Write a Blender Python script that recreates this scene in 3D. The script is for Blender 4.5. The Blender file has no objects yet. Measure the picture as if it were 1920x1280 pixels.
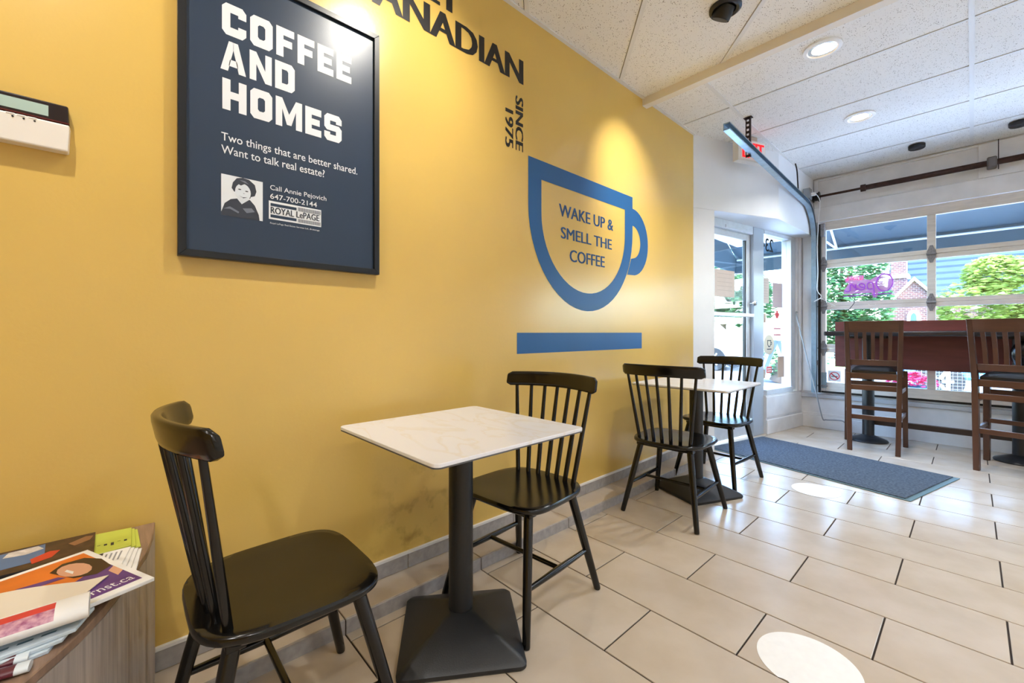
import bpy, bmesh, math, random
from mathutils import Vector, Matrix
random.seed(7)
PI = math.pi
scene = bpy.context.scene
col = scene.collection

# ------------------------------------------------------------------ camera, sky, sun, exposure
CAM_H = 1.045
CEIL = CAM_H + 1.71
cam_data = bpy.data.cameras.new('camera')
cam_data.sensor_width = 36.0
cam_data.lens = 793.0 / 1920.0 * 36.0
cam_data.shift_y = -15.0 / 1920.0
cam_data.clip_start = 0.02
cam_data.clip_end = 300
cam = bpy.data.objects.new('camera', cam_data)
col.objects.link(cam)
cam.location = (0, 0, CAM_H)
cam.rotation_euler = (PI / 2, 0, math.atan2(862.0, 793.0))
scene.camera = cam

world = bpy.data.worlds.new('sky')
scene.world = world
world.use_nodes = True
wn = world.node_tree
bg = wn.nodes['Background']
sky = wn.nodes.new('ShaderNodeTexSky')
sky.sky_type = 'NISHITA'
sky.sun_disc = False
sky.sun_elevation = math.radians(52)
sky.sun_rotation = math.radians(114)
sky.dust_density = 2.0
wn.links.new(sky.outputs[0], bg.inputs[0])
bg.inputs[1].default_value = 2.8

sun_data = bpy.data.lights.new('sun', 'SUN')
sun_data.energy = 7.0
sun_data.angle = math.radians(1.0)
sun_data.color = (1.0, 0.98, 0.95)
sun = bpy.data.objects.new('sun', sun_data)
col.objects.link(sun)
sun.rotation_euler = (math.radians(40), 0, math.radians(66))

scene.view_settings.view_transform = 'Standard'
scene.view_settings.look = 'None'
scene.view_settings.gamma = 1.0
scene.view_settings.use_curve_mapping = False
scene.view_settings.exposure = 0.80
scene.cycles.use_denoising = True
scene.cycles.max_bounces = 10
scene.cycles.diffuse_bounces = 6
scene.cycles.transparent_max_bounces = 24
scene.cycles.sample_clamp_indirect = 8.0
scene.cycles.caustics_reflective = False
scene.cycles.caustics_refractive = False

# ------------------------------------------------------------------ materials
def srgb(r, g, b):
    def f(c):
        c /= 255.0
        return c / 12.92 if c <= 0.04045 else ((c + 0.055) / 1.055) ** 2.4
    return (f(r), f(g), f(b), 1.0)

MATS = {}
def pm(name, rgb, rough=0.5, metal=0.0, var=0.0, vscale=8.0, stretch=None, bump=0.0, bscale=60.0, spec=0.5,
       emit=None, estr=0.0, second=None, coat=0.0, detail=4.0):
    if name in MATS:
        return MATS[name]
    m = bpy.data.materials.new(name)
    m.use_nodes = True
    nt = m.node_tree
    b = nt.nodes['Principled BSDF']
    c = srgb(*rgb)
    b.inputs['Base Color'].default_value = c
    b.inputs['Roughness'].default_value = rough
    b.inputs['Metallic'].default_value = metal
    b.inputs['Specular IOR Level'].default_value = spec
    if coat:
        b.inputs['Coat Weight'].default_value = coat
        b.inputs['Coat Roughness'].default_value = 0.12
    tc = nt.nodes.new('ShaderNodeTexCoord')
    mp = nt.nodes.new('ShaderNodeMapping')
    if stretch:
        mp.inputs['Scale'].default_value = stretch
    nt.links.new(tc.outputs['Object'], mp.inputs['Vector'])
    if var > 0 or second:
        n = nt.nodes.new('ShaderNodeTexNoise')
        n.inputs['Scale'].default_value = vscale
        n.inputs['Detail'].default_value = detail
        nt.links.new(mp.outputs[0], n.inputs['Vector'])
        r = nt.nodes.new('ShaderNodeValToRGB')
        if second:
            c2 = srgb(*second)
            lo, hi = c2, c
        else:
            lo = tuple(max(0, v * (1 - var)) for v in c[:3]) + (1,)
            hi = tuple(min(1, v * (1 + var * 0.6)) for v in c[:3]) + (1,)
        r.color_ramp.elements[0].color = lo
        r.color_ramp.elements[1].color = hi
        r.color_ramp.elements[0].position = 0.32
        r.color_ramp.elements[1].position = 0.68
        nt.links.new(n.outputs[0], r.inputs[0])
        nt.links.new(r.outputs[0], b.inputs['Base Color'])
    if bump > 0:
        n2 = nt.nodes.new('ShaderNodeTexNoise')
        n2.inputs['Scale'].default_value = bscale
        n2.inputs['Detail'].default_value = 3.0
        nt.links.new(mp.outputs[0], n2.inputs['Vector'])
        bp = nt.nodes.new('ShaderNodeBump')
        bp.inputs['Strength'].default_value = bump
        bp.inputs['Distance'].default_value = 0.004
        nt.links.new(n2.outputs[0], bp.inputs['Height'])
        nt.links.new(bp.outputs[0], b.inputs['Normal'])
    if emit:
        b.inputs['Emission Color'].default_value = srgb(*emit)
        b.inputs['Emission Strength'].default_value = estr
    MATS[name] = m
    return m

def glass_mat(name, tint=(0.90, 0.965, 0.995), base=0.05, gain=0.55):
    m = bpy.data.materials.new(name)
    m.use_nodes = True
    nt = m.node_tree
    nt.nodes.clear()
    out = nt.nodes.new('ShaderNodeOutputMaterial')
    tr = nt.nodes.new('ShaderNodeBsdfTransparent')
    tr.inputs[0].default_value = (*tint, 1)
    gl = nt.nodes.new('ShaderNodeBsdfGlossy')
    gl.inputs['Roughness'].default_value = 0.01
    lw = nt.nodes.new('ShaderNodeLayerWeight')
    lw.inputs[0].default_value = 0.5
    pw = nt.nodes.new('ShaderNodeMath'); pw.operation = 'POWER'; pw.inputs[1].default_value = 4.0
    ma = nt.nodes.new('ShaderNodeMath'); ma.operation = 'MULTIPLY_ADD'
    ma.inputs[1].default_value = gain; ma.inputs[2].default_value = base
    mx = nt.nodes.new('ShaderNodeMixShader')
    nt.links.new(lw.outputs['Facing'], pw.inputs[0])
    nt.links.new(pw.outputs[0], ma.inputs[0])
    nt.links.new(ma.outputs[0], mx.inputs[0])
    nt.links.new(tr.outputs[0], mx.inputs[1])
    nt.links.new(gl.outputs[0], mx.inputs[2])
    nt.links.new(mx.outputs[0], out.inputs[0])
    return m

def yellow_wall_mat():
    m = pm('mustard_paint', (222, 185, 96), rough=0.27, bump=0.07, bscale=90, var=0.05, vscale=1.5, spec=0.7)
    nt = m.node_tree
    b = nt.nodes['Principled BSDF']
    src = b.inputs['Base Color'].links[0].from_socket
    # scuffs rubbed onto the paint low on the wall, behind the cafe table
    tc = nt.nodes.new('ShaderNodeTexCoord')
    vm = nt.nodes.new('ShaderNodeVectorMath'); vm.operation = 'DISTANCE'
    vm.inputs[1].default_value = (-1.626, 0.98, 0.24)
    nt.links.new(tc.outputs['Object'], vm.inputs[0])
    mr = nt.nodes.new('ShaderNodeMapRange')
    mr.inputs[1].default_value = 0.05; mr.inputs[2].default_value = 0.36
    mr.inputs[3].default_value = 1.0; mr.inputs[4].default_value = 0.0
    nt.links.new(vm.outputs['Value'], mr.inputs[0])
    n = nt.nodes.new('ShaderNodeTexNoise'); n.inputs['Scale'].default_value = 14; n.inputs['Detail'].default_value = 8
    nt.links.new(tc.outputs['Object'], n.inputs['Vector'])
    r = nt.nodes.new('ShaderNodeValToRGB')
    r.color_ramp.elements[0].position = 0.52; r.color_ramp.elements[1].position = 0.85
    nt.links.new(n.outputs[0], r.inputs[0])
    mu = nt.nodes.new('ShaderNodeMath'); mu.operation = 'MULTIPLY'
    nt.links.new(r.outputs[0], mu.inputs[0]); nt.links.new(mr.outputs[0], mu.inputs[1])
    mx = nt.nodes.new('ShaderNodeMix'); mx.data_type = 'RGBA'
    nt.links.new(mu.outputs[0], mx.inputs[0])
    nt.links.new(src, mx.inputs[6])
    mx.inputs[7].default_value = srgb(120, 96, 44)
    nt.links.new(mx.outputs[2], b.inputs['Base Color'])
    return m

def ceiling_tile_mat():
    m = pm('mineral_ceiling_tile', (236, 236, 235), rough=0.9, spec=0.2)
    nt = m.node_tree
    b = nt.nodes['Principled BSDF']
    tc = nt.nodes.new('ShaderNodeTexCoord')
    v = nt.nodes.new('ShaderNodeTexVoronoi'); v.inputs['Scale'].default_value = 105
    v.inputs['Randomness'].default_value = 1.0
    nt.links.new(tc.outputs['Object'], v.inputs['Vector'])
    n = nt.nodes.new('ShaderNodeTexNoise'); n.inputs['Scale'].default_value = 34
    nt.links.new(tc.outputs['Object'], n.inputs['Vector'])
    th = nt.nodes.new('ShaderNodeMath'); th.operation = 'MULTIPLY_ADD'
    th.inputs[1].default_value = 0.55; th.inputs[2].default_value = -0.08
    nt.links.new(n.outputs[0], th.inputs[0])
    lt = nt.nodes.new('ShaderNodeMath'); lt.operation = 'LESS_THAN'
    nt.links.new(v.outputs['Distance'], lt.inputs[0]); nt.links.new(th.outputs[0], lt.inputs[1])
    mx = nt.nodes.new('ShaderNodeMix'); mx.data_type = 'RGBA'
    nt.links.new(lt.outputs[0], mx.inputs[0])
    mx.inputs[6].default_value = srgb(238, 238, 236)
    mx.inputs[7].default_value = srgb(150, 146, 142)
    nt.links.new(mx.outputs[2], b.inputs['Base Color'])
    return m

def brick_mat():
    m = pm('church_brick', (150, 110, 110), rough=0.9)
    nt = m.node_tree
    b = nt.nodes['Principled BSDF']
    tc = nt.nodes.new('ShaderNodeTexCoord')
    mp = nt.nodes.new('ShaderNodeMapping'); mp.inputs['Rotation'].default_value = (PI / 2, 0, 0)
    br = nt.nodes.new('ShaderNodeTexBrick')
    br.inputs['Scale'].default_value = 2.6
    br.inputs[1].default_value = srgb(88, 54, 56); br.inputs[2].default_value = srgb(64, 42, 50); br.inputs[3].default_value = srgb(122, 114, 118)
    nt.links.new(tc.outputs['Object'], mp.inputs[0]); nt.links.new(mp.outputs[0], br.inputs['Vector'])
    nt.links.new(br.outputs[0], b.inputs['Base Color'])
    return m

def leaf_mat(name, rgb, rgb2, trans=0.35):
    m = bpy.data.materials.new(name)
    m.use_nodes = True
    nt = m.node_tree
    b = nt.nodes['Principled BSDF']
    b.inputs['Roughness'].default_value = 0.6
    n = nt.nodes.new('ShaderNodeTexNoise'); n.inputs['Scale'].default_value = 1.2
    tc = nt.nodes.new('ShaderNodeTexCoord')
    nt.links.new(tc.outputs['Object'], n.inputs['Vector'])
    r = nt.nodes.new('ShaderNodeValToRGB')
    r.color_ramp.elements[0].color = srgb(*rgb2); r.color_ramp.elements[1].color = srgb(*rgb)
    r.color_ramp.elements[0].position = 0.35; r.color_ramp.elements[1].position = 0.65
    nt.links.new(n.outputs[0], r.inputs[0])
    nt.links.new(r.outputs[0], b.inputs['Base Color'])
    tl = nt.nodes.new('ShaderNodeBsdfTranslucent')
    nt.links.new(r.outputs[0], tl.inputs[0])
    mx = nt.nodes.new('ShaderNodeMixShader'); mx.inputs[0].default_value = trans
    nt.links.new(b.outputs[0], mx.inputs[1]); nt.links.new(tl.outputs[0], mx.inputs[2])
    nt.links.new(mx.outputs[0], nt.nodes['Material Output'].inputs[0])
    return m

YELLOW = yellow_wall_mat()
CTILE = ceiling_tile_mat()
GLASS = glass_mat('window_glass')
WHITE = pm('white_wall_paint', (236, 238, 240), rough=0.5, bump=0.05, bscale=40, var=0.03, vscale=3)
OLDWHITE = pm('worn_white_paint', (228, 228, 228), rough=0.5, bump=0.08, bscale=30, var=0.07, vscale=7)
ALU = pm('aluminium_frame', (216, 222, 228), rough=0.38, metal=0.15, var=0.06, vscale=20)
DOORWOOD = pm('overhead_door_paint', (218, 211, 202), rough=0.5, var=0.10, vscale=9, stretch=(1, 1, 6), bump=0.06)
GALV = pm('galvanised_steel', (150, 170, 182), rough=0.32, metal=0.85, var=0.15, vscale=18)
IRON = pm('dull_hinge_steel', (140, 140, 144), rough=0.45, metal=0.3, var=0.25, vscale=60)
BLACKWOOD = pm('black_lacquer', (13, 12, 11), rough=0.18, spec=0.5, bump=0.02, bscale=120)
BLACKMETAL = pm('black_powder_coat', (24, 26, 29), rough=0.42, spec=0.55, bump=0.12, bscale=260)
BLACK = pm('black_plastic', (14, 14, 15), rough=0.4)
GROUT = pm('dark_grout', (46, 36, 30), rough=0.9)
TILE = pm('beige_floor_tile', (203, 190, 173), rough=0.21, var=0.10, vscale=5, bump=0.02, bscale=40, second=(190, 175, 155), detail=8)
GREYTILE = pm('grey_trim_tile', (166, 162, 160), rough=0.45, var=0.16, vscale=40, detail=8)
BROWN = pm('walnut_stain', (80, 50, 34), rough=0.32, var=0.35, vscale=14, stretch=(1, 1, 0.15), detail=8)
BROWNH = pm('walnut_stain_across', (86, 54, 36), rough=0.32, var=0.35, vscale=14, stretch=(0.15, 1, 1), detail=8)
REDWOOD = pm('mahogany_laminate', (112, 58, 54), rough=0.4, var=0.25, vscale=16, stretch=(0.2, 1, 1), detail=8)
LEATHER = pm('black_seat_vinyl', (30, 28, 28), rough=0.3, spec=0.6)
PIPE = pm('rusty_shaft', (62, 40, 34), rough=0.55, metal=0.3, var=0.4, vscale=30)
PAPER = pm('white_paper', (238, 238, 236), rough=0.7)
INK = pm('dark_ink', (40, 40, 44), rough=0.6)

# ------------------------------------------------------------------ mesh helpers
class MB:
    def __init__(s):
        s.v = []; s.f = []; s.m = []
    def add(s, verts, faces, mi=0):
        o = len(s.v)
        s.v += [tuple(p) for p in verts]
        s.f += [tuple(i + o for i in f) for f in faces]
        s.m += [mi] * len(faces)
        return s
    def box(s, x0, x1, y0, y1, z0, z1, mi=0):
        v = [(x0, y0, z0), (x1, y0, z0), (x1, y1, z0), (x0, y1, z0), (x0, y0, z1), (x1, y0, z1), (x1, y1, z1), (x0, y1, z1)]
        return s.add(v, [(3, 2, 1, 0), (4, 5, 6, 7), (0, 1, 5, 4), (1, 2, 6, 5), (2, 3, 7, 6), (3, 0, 4, 7)], mi)
    def prism(s, poly, z0, z1, mi=0, fn=None):
        """polygon (a,b) extruded along c from z0 to z1; fn maps (a,b,c) to x,y,z"""
        n = len(poly)
        if sum(poly[i][0] * poly[(i + 1) % n][1] - poly[(i + 1) % n][0] * poly[i][1] for i in range(n)) < 0:
            poly = poly[::-1]
        fn = fn or (lambda a, b, c: (a, b, c))
        v = [fn(a, b, z0) for a, b in poly] + [fn(a, b, z1) for a, b in poly]
        f = [tuple(range(n - 1, -1, -1)), tuple(range(n, 2 * n))] + [(i, (i + 1) % n, n + (i + 1) % n, n + i) for i in range(n)]
        return s.add(v, f, mi)
    def tube(s, pts, r, seg=8, mi=0, cap=True):
        pts = [Vector(p) for p in pts]
        n = len(pts)
        rr = r if isinstance(r, (list, tuple)) else [r] * n
        t0 = (pts[1] - pts[0]).normalized()
        up = Vector((0, 0, 1)) if abs(t0.z) < 0.9 else Vector((1, 0, 0))
        nrm = (up - t0 * up.dot(t0)).normalized()
        vs = []
        for i, p in enumerate(pts):
            t = (pts[min(i + 1, n - 1)] - pts[max(i - 1, 0)]).normalized()
            nrm = (nrm - t * nrm.dot(t)).normalized()
            bn = t.cross(nrm)
            for k in range(seg):
                a = 2 * PI * k / seg
                vs.append(p + (nrm * math.cos(a) + bn * math.sin(a)) * rr[i])
        f = []
        for i in range(n - 1):
            for k in range(seg):
                f.append((i * seg + k, i * seg + (k + 1) % seg, (i + 1) * seg + (k + 1) % seg, (i + 1) * seg + k))
        if cap:
            f.append(tuple(range(seg - 1, -1, -1)))
            f.append(tuple((n - 1) * seg + k for k in range(seg)))
        return s.add(vs, f, mi)
    def lathe(s, prof, c=(0, 0, 0), seg=24, mi=0, axis='z'):
        vs = []; f = []
        n = len(prof)
        for i, (r, z) in enumerate(prof):
            for k in range(seg):
                a = 2 * PI * k / seg
                x, y = r * math.cos(a), r * math.sin(a)
                if axis == 'z': p = (c[0] + x, c[1] + y, c[2] + z)
                elif axis == 'y': p = (c[0] + x, c[1] + z, c[2] + y)
                else: p = (c[0] + z, c[1] + x, c[2] + y)
                vs.append(p)
        for i in range(n - 1):
            for k in range(seg):
                f.append((i * seg + k, i * seg + (k + 1) % seg, (i + 1) * seg + (k + 1) % seg, (i + 1) * seg + k))
        f.append(tuple(range(seg))); f.append(tuple((n - 1) * seg + k for k in range(seg)))
        return s.add(vs, f, mi)
    def build(s, name, mat, parent=None, bevel=0.0, smooth=False, seg=1, angle=38):
        me = bpy.data.meshes.new(name)
        me.from_pydata(s.v, [], s.f)
        mats = mat if isinstance(mat, (list, tuple)) else [mat]
        for x in mats: me.materials.append(x)
        me.polygons.foreach_set('material_index', s.m)
        bm = bmesh.new(); bm.from_mesh(me)
        bmesh.ops.recalc_face_normals(bm, faces=bm.faces)
        if bevel > 0:
            es = [e for e in bm.edges if len(e.link_faces) == 2 and e.calc_face_angle(0) > 0.5]
            bmesh.ops.bevel(bm, geom=es, offset=bevel, segments=seg, affect='EDGES', profile=0.5, clamp_overlap=True)
        bm.to_mesh(me); bm.free()
        if smooth:
            me.polygons.foreach_set('use_smooth', [True] * len(me.polygons))
            me.set_sharp_from_angle(angle=math.radians(angle))
        me.update()
        o = bpy.data.objects.new(name, me)
        col.objects.link(o)
        if parent: o.parent = parent
        return o

def thing(name, label, cat, loc=(0, 0, 0), rotz=0.0, group=None):
    o = bpy.data.objects.new(name, None)
    col.objects.link(o)
    o.location = loc; o.rotation_euler = (0, 0, rotz)
    o.empty_display_size = 0.1
    return tag(o, label, cat, group)
def tag(o, label, cat, group=None, kind=None):
    o['label'] = label; o['category'] = cat
    if group: o['group'] = group
    if kind: o['kind'] = kind
    return o
def struct(o, label, cat):
    return tag(o, label, cat, kind='structure')
def copy_tree(o, parent=None):
    c = o.copy(); col.objects.link(c); c.parent = parent
    for ch in list(o.children):
        copy_tree(ch, c)
    return c
def B(x0, x1, y0, y1, z0, z1): return MB().box(x0, x1, y0, y1, z0, z1)

def text(name, body, mat, fn, box, parent=None, bold=0.0, depth=0.0012, spacing=1.0, flip=False, thick=0.0):
    """flat lettering fitted to box=(u0,u1,v0,v1); fn maps (u,v,w) to the parent's space"""
    cu = bpy.data.curves.new('lettering', 'FONT')
    cu.body = body; cu.offset = bold; cu.space_character = spacing; cu.resolution_u = 3; cu.fill_mode = 'FRONT'
    cu.extrude = 0.0
    ob = bpy.data.objects.new('lettering', cu)
    col.objects.link(ob)
    bpy.context.view_layer.update()
    me0 = bpy.data.meshes.new_from_object(ob.evaluated_get(bpy.context.evaluated_depsgraph_get()))
    bpy.data.objects.remove(ob); bpy.data.curves.remove(cu)
    xs = [v.co.x for v in me0.vertices]; ys = [v.co.y for v in me0.vertices]
    x0, x1, y0, y1 = min(xs), max(xs), min(ys), max(ys)
    u0, u1, v0, v1 = box
    verts = []
    for v in me0.vertices:
        a = (v.co.x - x0) / (x1 - x0); b = (v.co.y - y0) / (y1 - y0)
        if flip: a = 1 - a
        verts.append(fn(u0 + a * (u1 - u0), v0 + b * (v1 - v0), depth))
    faces = [tuple(p.vertices) for p in me0.polygons]
    if thick:      # heavier strokes: the outline repeated a hair to either side
        n_ = len(verts); base_f = list(faces); uv = []
        for v in me0.vertices:
            a = (v.co.x - x0) / (x1 - x0); b = (v.co.y - y0) / (y1 - y0)
            if flip: a = 1 - a
            uv.append((u0 + a * (u1 - u0), v0 + b * (v1 - v0)))
        verts = []; faces = []
        for k_, dx_ in enumerate((-thick, 0.0, thick)):
            verts += [fn(a + dx_, b, depth + 0.00005 * k_) for a, b in uv]
            faces += [tuple(i + k_ * n_ for i in f_) for f_ in base_f]
    bpy.data.meshes.remove(me0)
    me = bpy.data.meshes.new(name)
    me.from_pydata(verts, [], faces)
    me.materials.append(mat)
    me.update()
    o = bpy.data.objects.new(name, me)
    col.objects.link(o)
    if parent: o.parent = parent
    return o

def clip(poly, axis, lim, keep_ge):
    out = []
    n = len(poly)
    for i in range(n):
        p, q = poly[i], poly[(i + 1) % n]
        ip = (p[axis] >= lim) == keep_ge; iq = (q[axis] >= lim) == keep_ge
        if ip: out.append(p)
        if ip != iq:
            t = (lim - p[axis]) / (q[axis] - p[axis])
            out.append((p[0] + t * (q[0] - p[0]), p[1] + t * (q[1] - p[1])))
    return out
def clip_rect(poly, x0, x1, y0, y1):
    for ax, l, k in ((0, x0, True), (0, x1, False), (1, y0, True), (1, y1, False)):
        if len(poly) < 3: return []
        poly = clip(poly, ax, l, k)
    return poly

# ------------------------------------------------------------------ room dimensions
WX = -1.626          # yellow wall face
CURB = -1.48         # face of the tiled curb
FY = 5.69            # inner face of the front wall
RX = 3.2             # right wall
BY = -2.2            # back wall
YE = 3.62            # end of the yellow wall

# ------------------------------------------------------------------ floor and its tiles
floor = struct(B(-1.95, RX, BY, FY, -0.12, -0.004).build('floor', GROUT), 'beige tiled floor laid in running bond with dark grout', 'floor')
ROW, LEN, GAP = 0.2997, 0.6063, 0.0055
tile_cache = {}
n0 = int((BY - 1.169) / ROW) - 1
for n in range(n0, 40):
    ya, yb = 1.169 + n * ROW, 1.169 + (n + 1) * ROW
    xa0 = (-0.2163 if n % 2 == 0 else -0.5195) - 6 * LEN
    for k in range(14):
        x0, x1 = xa0 + k * LEN, xa0 + (k + 1) * LEN
        left = CURB if yb < 3.5 else -1.9
        cx0, cx1 = max(x0, left), min(x1, RX)
        cy0, cy1 = max(ya, BY), min(yb, FY)
        if cx1 - cx0 < 0.02 or cy1 - cy0 < 0.02: continue
        w, d = round(cx1 - cx0 - GAP, 4), round(cy1 - cy0 - GAP, 4)
        key = (w, d)
        if key not in tile_cache:
            c = 0.0012
            mb = MB()
            v = [(-w / 2, -d / 2, -0.006), (w / 2, -d / 2, -0.006), (w / 2, d / 2, -0.006), (-w / 2, d / 2, -0.006),
                 (-w / 2, -d / 2, -c), (w / 2, -d / 2, -c), (w / 2, d / 2, -c), (-w / 2, d / 2, -c),
                 (-w / 2 + c, -d / 2 + c, 0), (w / 2 - c, -d / 2 + c, 0), (w / 2 - c, d / 2 - c, 0), (-w / 2 + c, d / 2 - c, 0)]
            f = [(8, 9, 10, 11)]
            for i in range(4):
                j = (i + 1) % 4
                f += [(i, j, 4 + j, 4 + i), (4 + i, 4 + j, 8 + j, 8 + i)]
            mb.add(v, f)
            o = mb.build('tile', TILE, floor)
            tile_cache[key] = o.data
        else:
            o = bpy.data.objects.new('tile', tile_cache[key]); col.objects.link(o); o.parent = floor
        o.location = ((cx0 + cx1) / 2, (cy0 + cy1) / 2, 0)

# ------------------------------------------------------------------ walls
wall_left = struct(B(WX - 0.14, WX, BY, YE, -0.004, CEIL).build('wall_left', YELLOW), 'mustard yellow painted side wall with orange-peel texture', 'wall')
wall_back = struct(B(WX - 0.14, RX + 0.14, BY - 0.14, BY, -0.004, CEIL).build('wall_back', YELLOW), 'mustard yellow wall behind the viewer', 'wall')
wall_right = struct(B(RX, RX + 0.14, BY, FY + 0.2, -0.004, CEIL).build('wall_right', WHITE), 'plain white side wall opposite the yellow one', 'wall')

# tiled curb along the yellow wall
CZ = 0.052
curb = struct(B(WX, CURB + 0.006, BY, YE, -0.004, CZ - 0.006).build('trim_1', GROUT), 'low tiled curb running along the foot of the yellow wall', 'curb')
yj = [1.169 + 0.5994 * k for k in range(-6, 5)]
yj = [BY] + [y for y in yj if BY + 0.05 < y < YE - 0.05] + [YE]
for a, b in zip(yj[:-1], yj[1:]):
    B(WX + 0.008, CURB, a + 0.002, b - 0.002, CZ - 0.008, CZ).build('tile', TILE, curb, bevel=0.0015)
    B(CURB - 0.001, CURB + 0.009, a + 0.002, b - 0.002, -0.003, CZ - 0.001).build('tile', GREYTILE, curb, bevel=0.0015)
base = struct(B(WX, WX + 0.003, BY, YE, CZ, CZ + 0.062).build('baseboard_left', GROUT), 'grey tile skirting above the curb on the yellow wall', 'baseboard')
bj = [0.889 + 0.607 * k for k in range(-5, 5)] + [2.40]
bj = [BY] + sorted(y for y in bj if BY + 0.05 < y < YE - 0.05) + [YE]
for a, b in zip(bj[:-1], bj[1:]):
    B(WX + 0.001, WX + 0.011, a + 0.0015, b - 0.0015, CZ + 0.001, CZ + 0.061).build('tile', GREYTILE, base, bevel=0.0012)
B(WX, WX + 0.012, BY, YE, CZ + 0.061, CZ + 0.071).build('cap_strip', pm('white_trim_strip', (240, 240, 238), rough=0.4), base)

# ------------------------------------------------------------------ ceiling
ceil = struct(B(-2.1, RX + 0.14, BY - 0.14, FY + 0.25, CEIL + 0.02, CEIL + 0.16).build('ceiling', pm('gap_shade_dark', (58, 54, 52), rough=0.9)), 'suspended ceiling of speckled white mineral tiles', 'ceiling')  # dark slab colour stands in for shade in the gaps beside the tees
TEE = pm('ceiling_grid_white', (226, 227, 226), rough=0.5)
BEAM_Y = 2.80
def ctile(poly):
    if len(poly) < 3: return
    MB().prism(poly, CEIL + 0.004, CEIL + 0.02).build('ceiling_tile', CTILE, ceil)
xs = [WX, -1.231, 0.0, 1.22, 2.44, RX]
ys = [BEAM_Y, 3.39, 3.99, 4.588, 5.18, FY]
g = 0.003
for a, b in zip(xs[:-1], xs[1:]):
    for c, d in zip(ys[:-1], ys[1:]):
        ctile([(a + g, c + g), (b - g, c + g), (b - g, d - 0.0085), (a + g, d - 0.0085)])  # far edge held back so the darkened slab reads as a shadow line
for x in xs[1:-1]:
    B(x - 0.012, x + 0.012, BEAM_Y, FY, CEIL - 0.001, CEIL + 0.018).build('grid_tee', TEE, ceil)
for y in ys[1:-1]:
    for a, b in zip(xs[:-1], xs[1:]):
        B(a + 0.012, b - 0.012, y - 0.004, y + 0.012, CEIL, CEIL + 0.018).build('grid_tee', TEE, ceil)
# rear part of the ceiling: the grid runs diagonally
ca, sa = math.cos(math.radians(-43)), math.sin(math.radians(-43))
def rot(u, v):     # u along the tees, v across
    return (-u * 0.682 + v * 0.731, u * 0.731 + v * 0.682)
v0 = 0.302 * 1.71
for i in range(-8, 10):
    va, vb = v0 + i * 0.6096, v0 + (i + 1) * 0.6096
    off = 0.0
    for k in range(-6, 6):
        ua, ub = 0.83 + off + k * 1.2192, 0.83 + off + (k + 1) * 1.2192
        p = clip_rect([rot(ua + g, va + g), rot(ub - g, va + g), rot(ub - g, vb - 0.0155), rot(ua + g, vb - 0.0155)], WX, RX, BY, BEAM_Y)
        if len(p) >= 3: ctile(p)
        p = clip_rect([rot(ub - 0.012, va + 0.012), rot(ub + 0.012, va + 0.012), rot(ub + 0.012, vb - 0.012), rot(ub - 0.012, vb - 0.012)], WX, RX, BY, BEAM_Y)
        if len(p) >= 3: MB().prism(p, CEIL, CEIL + 0.018).build('grid_tee', TEE, ceil)
    p = clip_rect([rot(-9, va - 0.012), rot(9, va - 0.012), rot(9, va + 0.012), rot(-9, va + 0.012)], WX, RX, BY, BEAM_Y)
    if len(p) >= 3: MB().prism(p, CEIL - 0.001, CEIL + 0.018).build('grid_tee', TEE, ceil)
B(WX, WX + 0.022, BY, YE, CEIL - 0.003, CEIL + 0.003).build('wall_angle', TEE, ceil)
struct(B(WX, RX, BEAM_Y - 0.012, BEAM_Y + 0.045, CEIL - 0.052, CEIL + 0.015).build('trim_2', pm('cream_beam_paint', (232, 226, 214), rough=0.5)), 'shallow cream beam crossing the ceiling where the tile grid changes direction', 'beam')

# ------------------------------------------------------------------ entry corner: angled bulkhead, column, storefront
SO = 2.13
entry = struct(MB().prism([(WX, YE), (-1.24, 4.58), (-1.2, FY), (-2.0, FY), (-2.0, YE)], SO, CEIL + 0.01).build('wall_entry', WHITE, bevel=0.004), 'white angled bulkhead over the glass entrance door', 'wall')
MB().prism([(WX, YE), (-1.537, 3.84), (-1.60, 3.87), (-1.80, 3.87), (-1.80, YE)], -0.004, SO).build('column', WHITE, entry)

P0 = Vector((-1.52, 4.92)); DD = Vector((0.17, 0.985)).normalized(); NN = Vector((DD.y, -DD.x))
def sf(u, n, z):     # u along the storefront, n towards the room
    p = P0 + DD * u + NN * n
    return (p.x, p.y, z)
def sbox(mb, u0, u1, n0_, n1, z0, z1, mi=0):
    v = [sf(u0, n0_, z0), sf(u1, n0_, z0), sf(u1, n1, z0), sf(u0, n1, z0), sf(u0, n0_, z1), sf(u1, n0_, z1), sf(u1, n1, z1), sf(u0, n1, z1)]
    return mb.add(v, [(3, 2, 1, 0), (4, 5, 6, 7), (0, 1, 5, 4), (1, 2, 6, 5), (2, 3, 7, 6), (3, 0, 4, 7)], mi)
def SB(*a): return sbox(MB(), *a)

door1 = thing('door_1', 'white aluminium framed glass entrance door beside the yellow wall', 'door'); door1['kind'] = 'structure'
SB(-1.06, -0.20, -0.05, 0.05, 2.05, SO).build('head_jamb', ALU, door1, bevel=0.003)
SB(-1.06, -1.00, -0.05, 0.05, 0, 2.05).build('jamb', ALU, door1, bevel=0.003)
SB(-0.998, -0.945, -0.022, 0.022, 0.02, 2.045).build('stile', ALU, door1, bevel=0.003)
SB(-0.27, -0.205, -0.022, 0.022, 0.02, 2.045).build('stile', ALU, door1, bevel=0.003)
SB(-0.945, -0.27, -0.022, 0.022, 1.985, 2.045).build('top_rail', ALU, door1, bevel=0.003)
SB(-0.945, -0.27, -0.022, 0.022, 0.02, 0.19).build('bottom_rail', ALU, door1, bevel=0.003)
SB(-0.284, -0.2695, -0.012, 0.012, 0.19, 1.985).build('gasket', BLACK, door1)
SB(-0.945, -0.27, -0.003, 0.003, 0.19, 1.985).build('pane', GLASS, door1)
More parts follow.
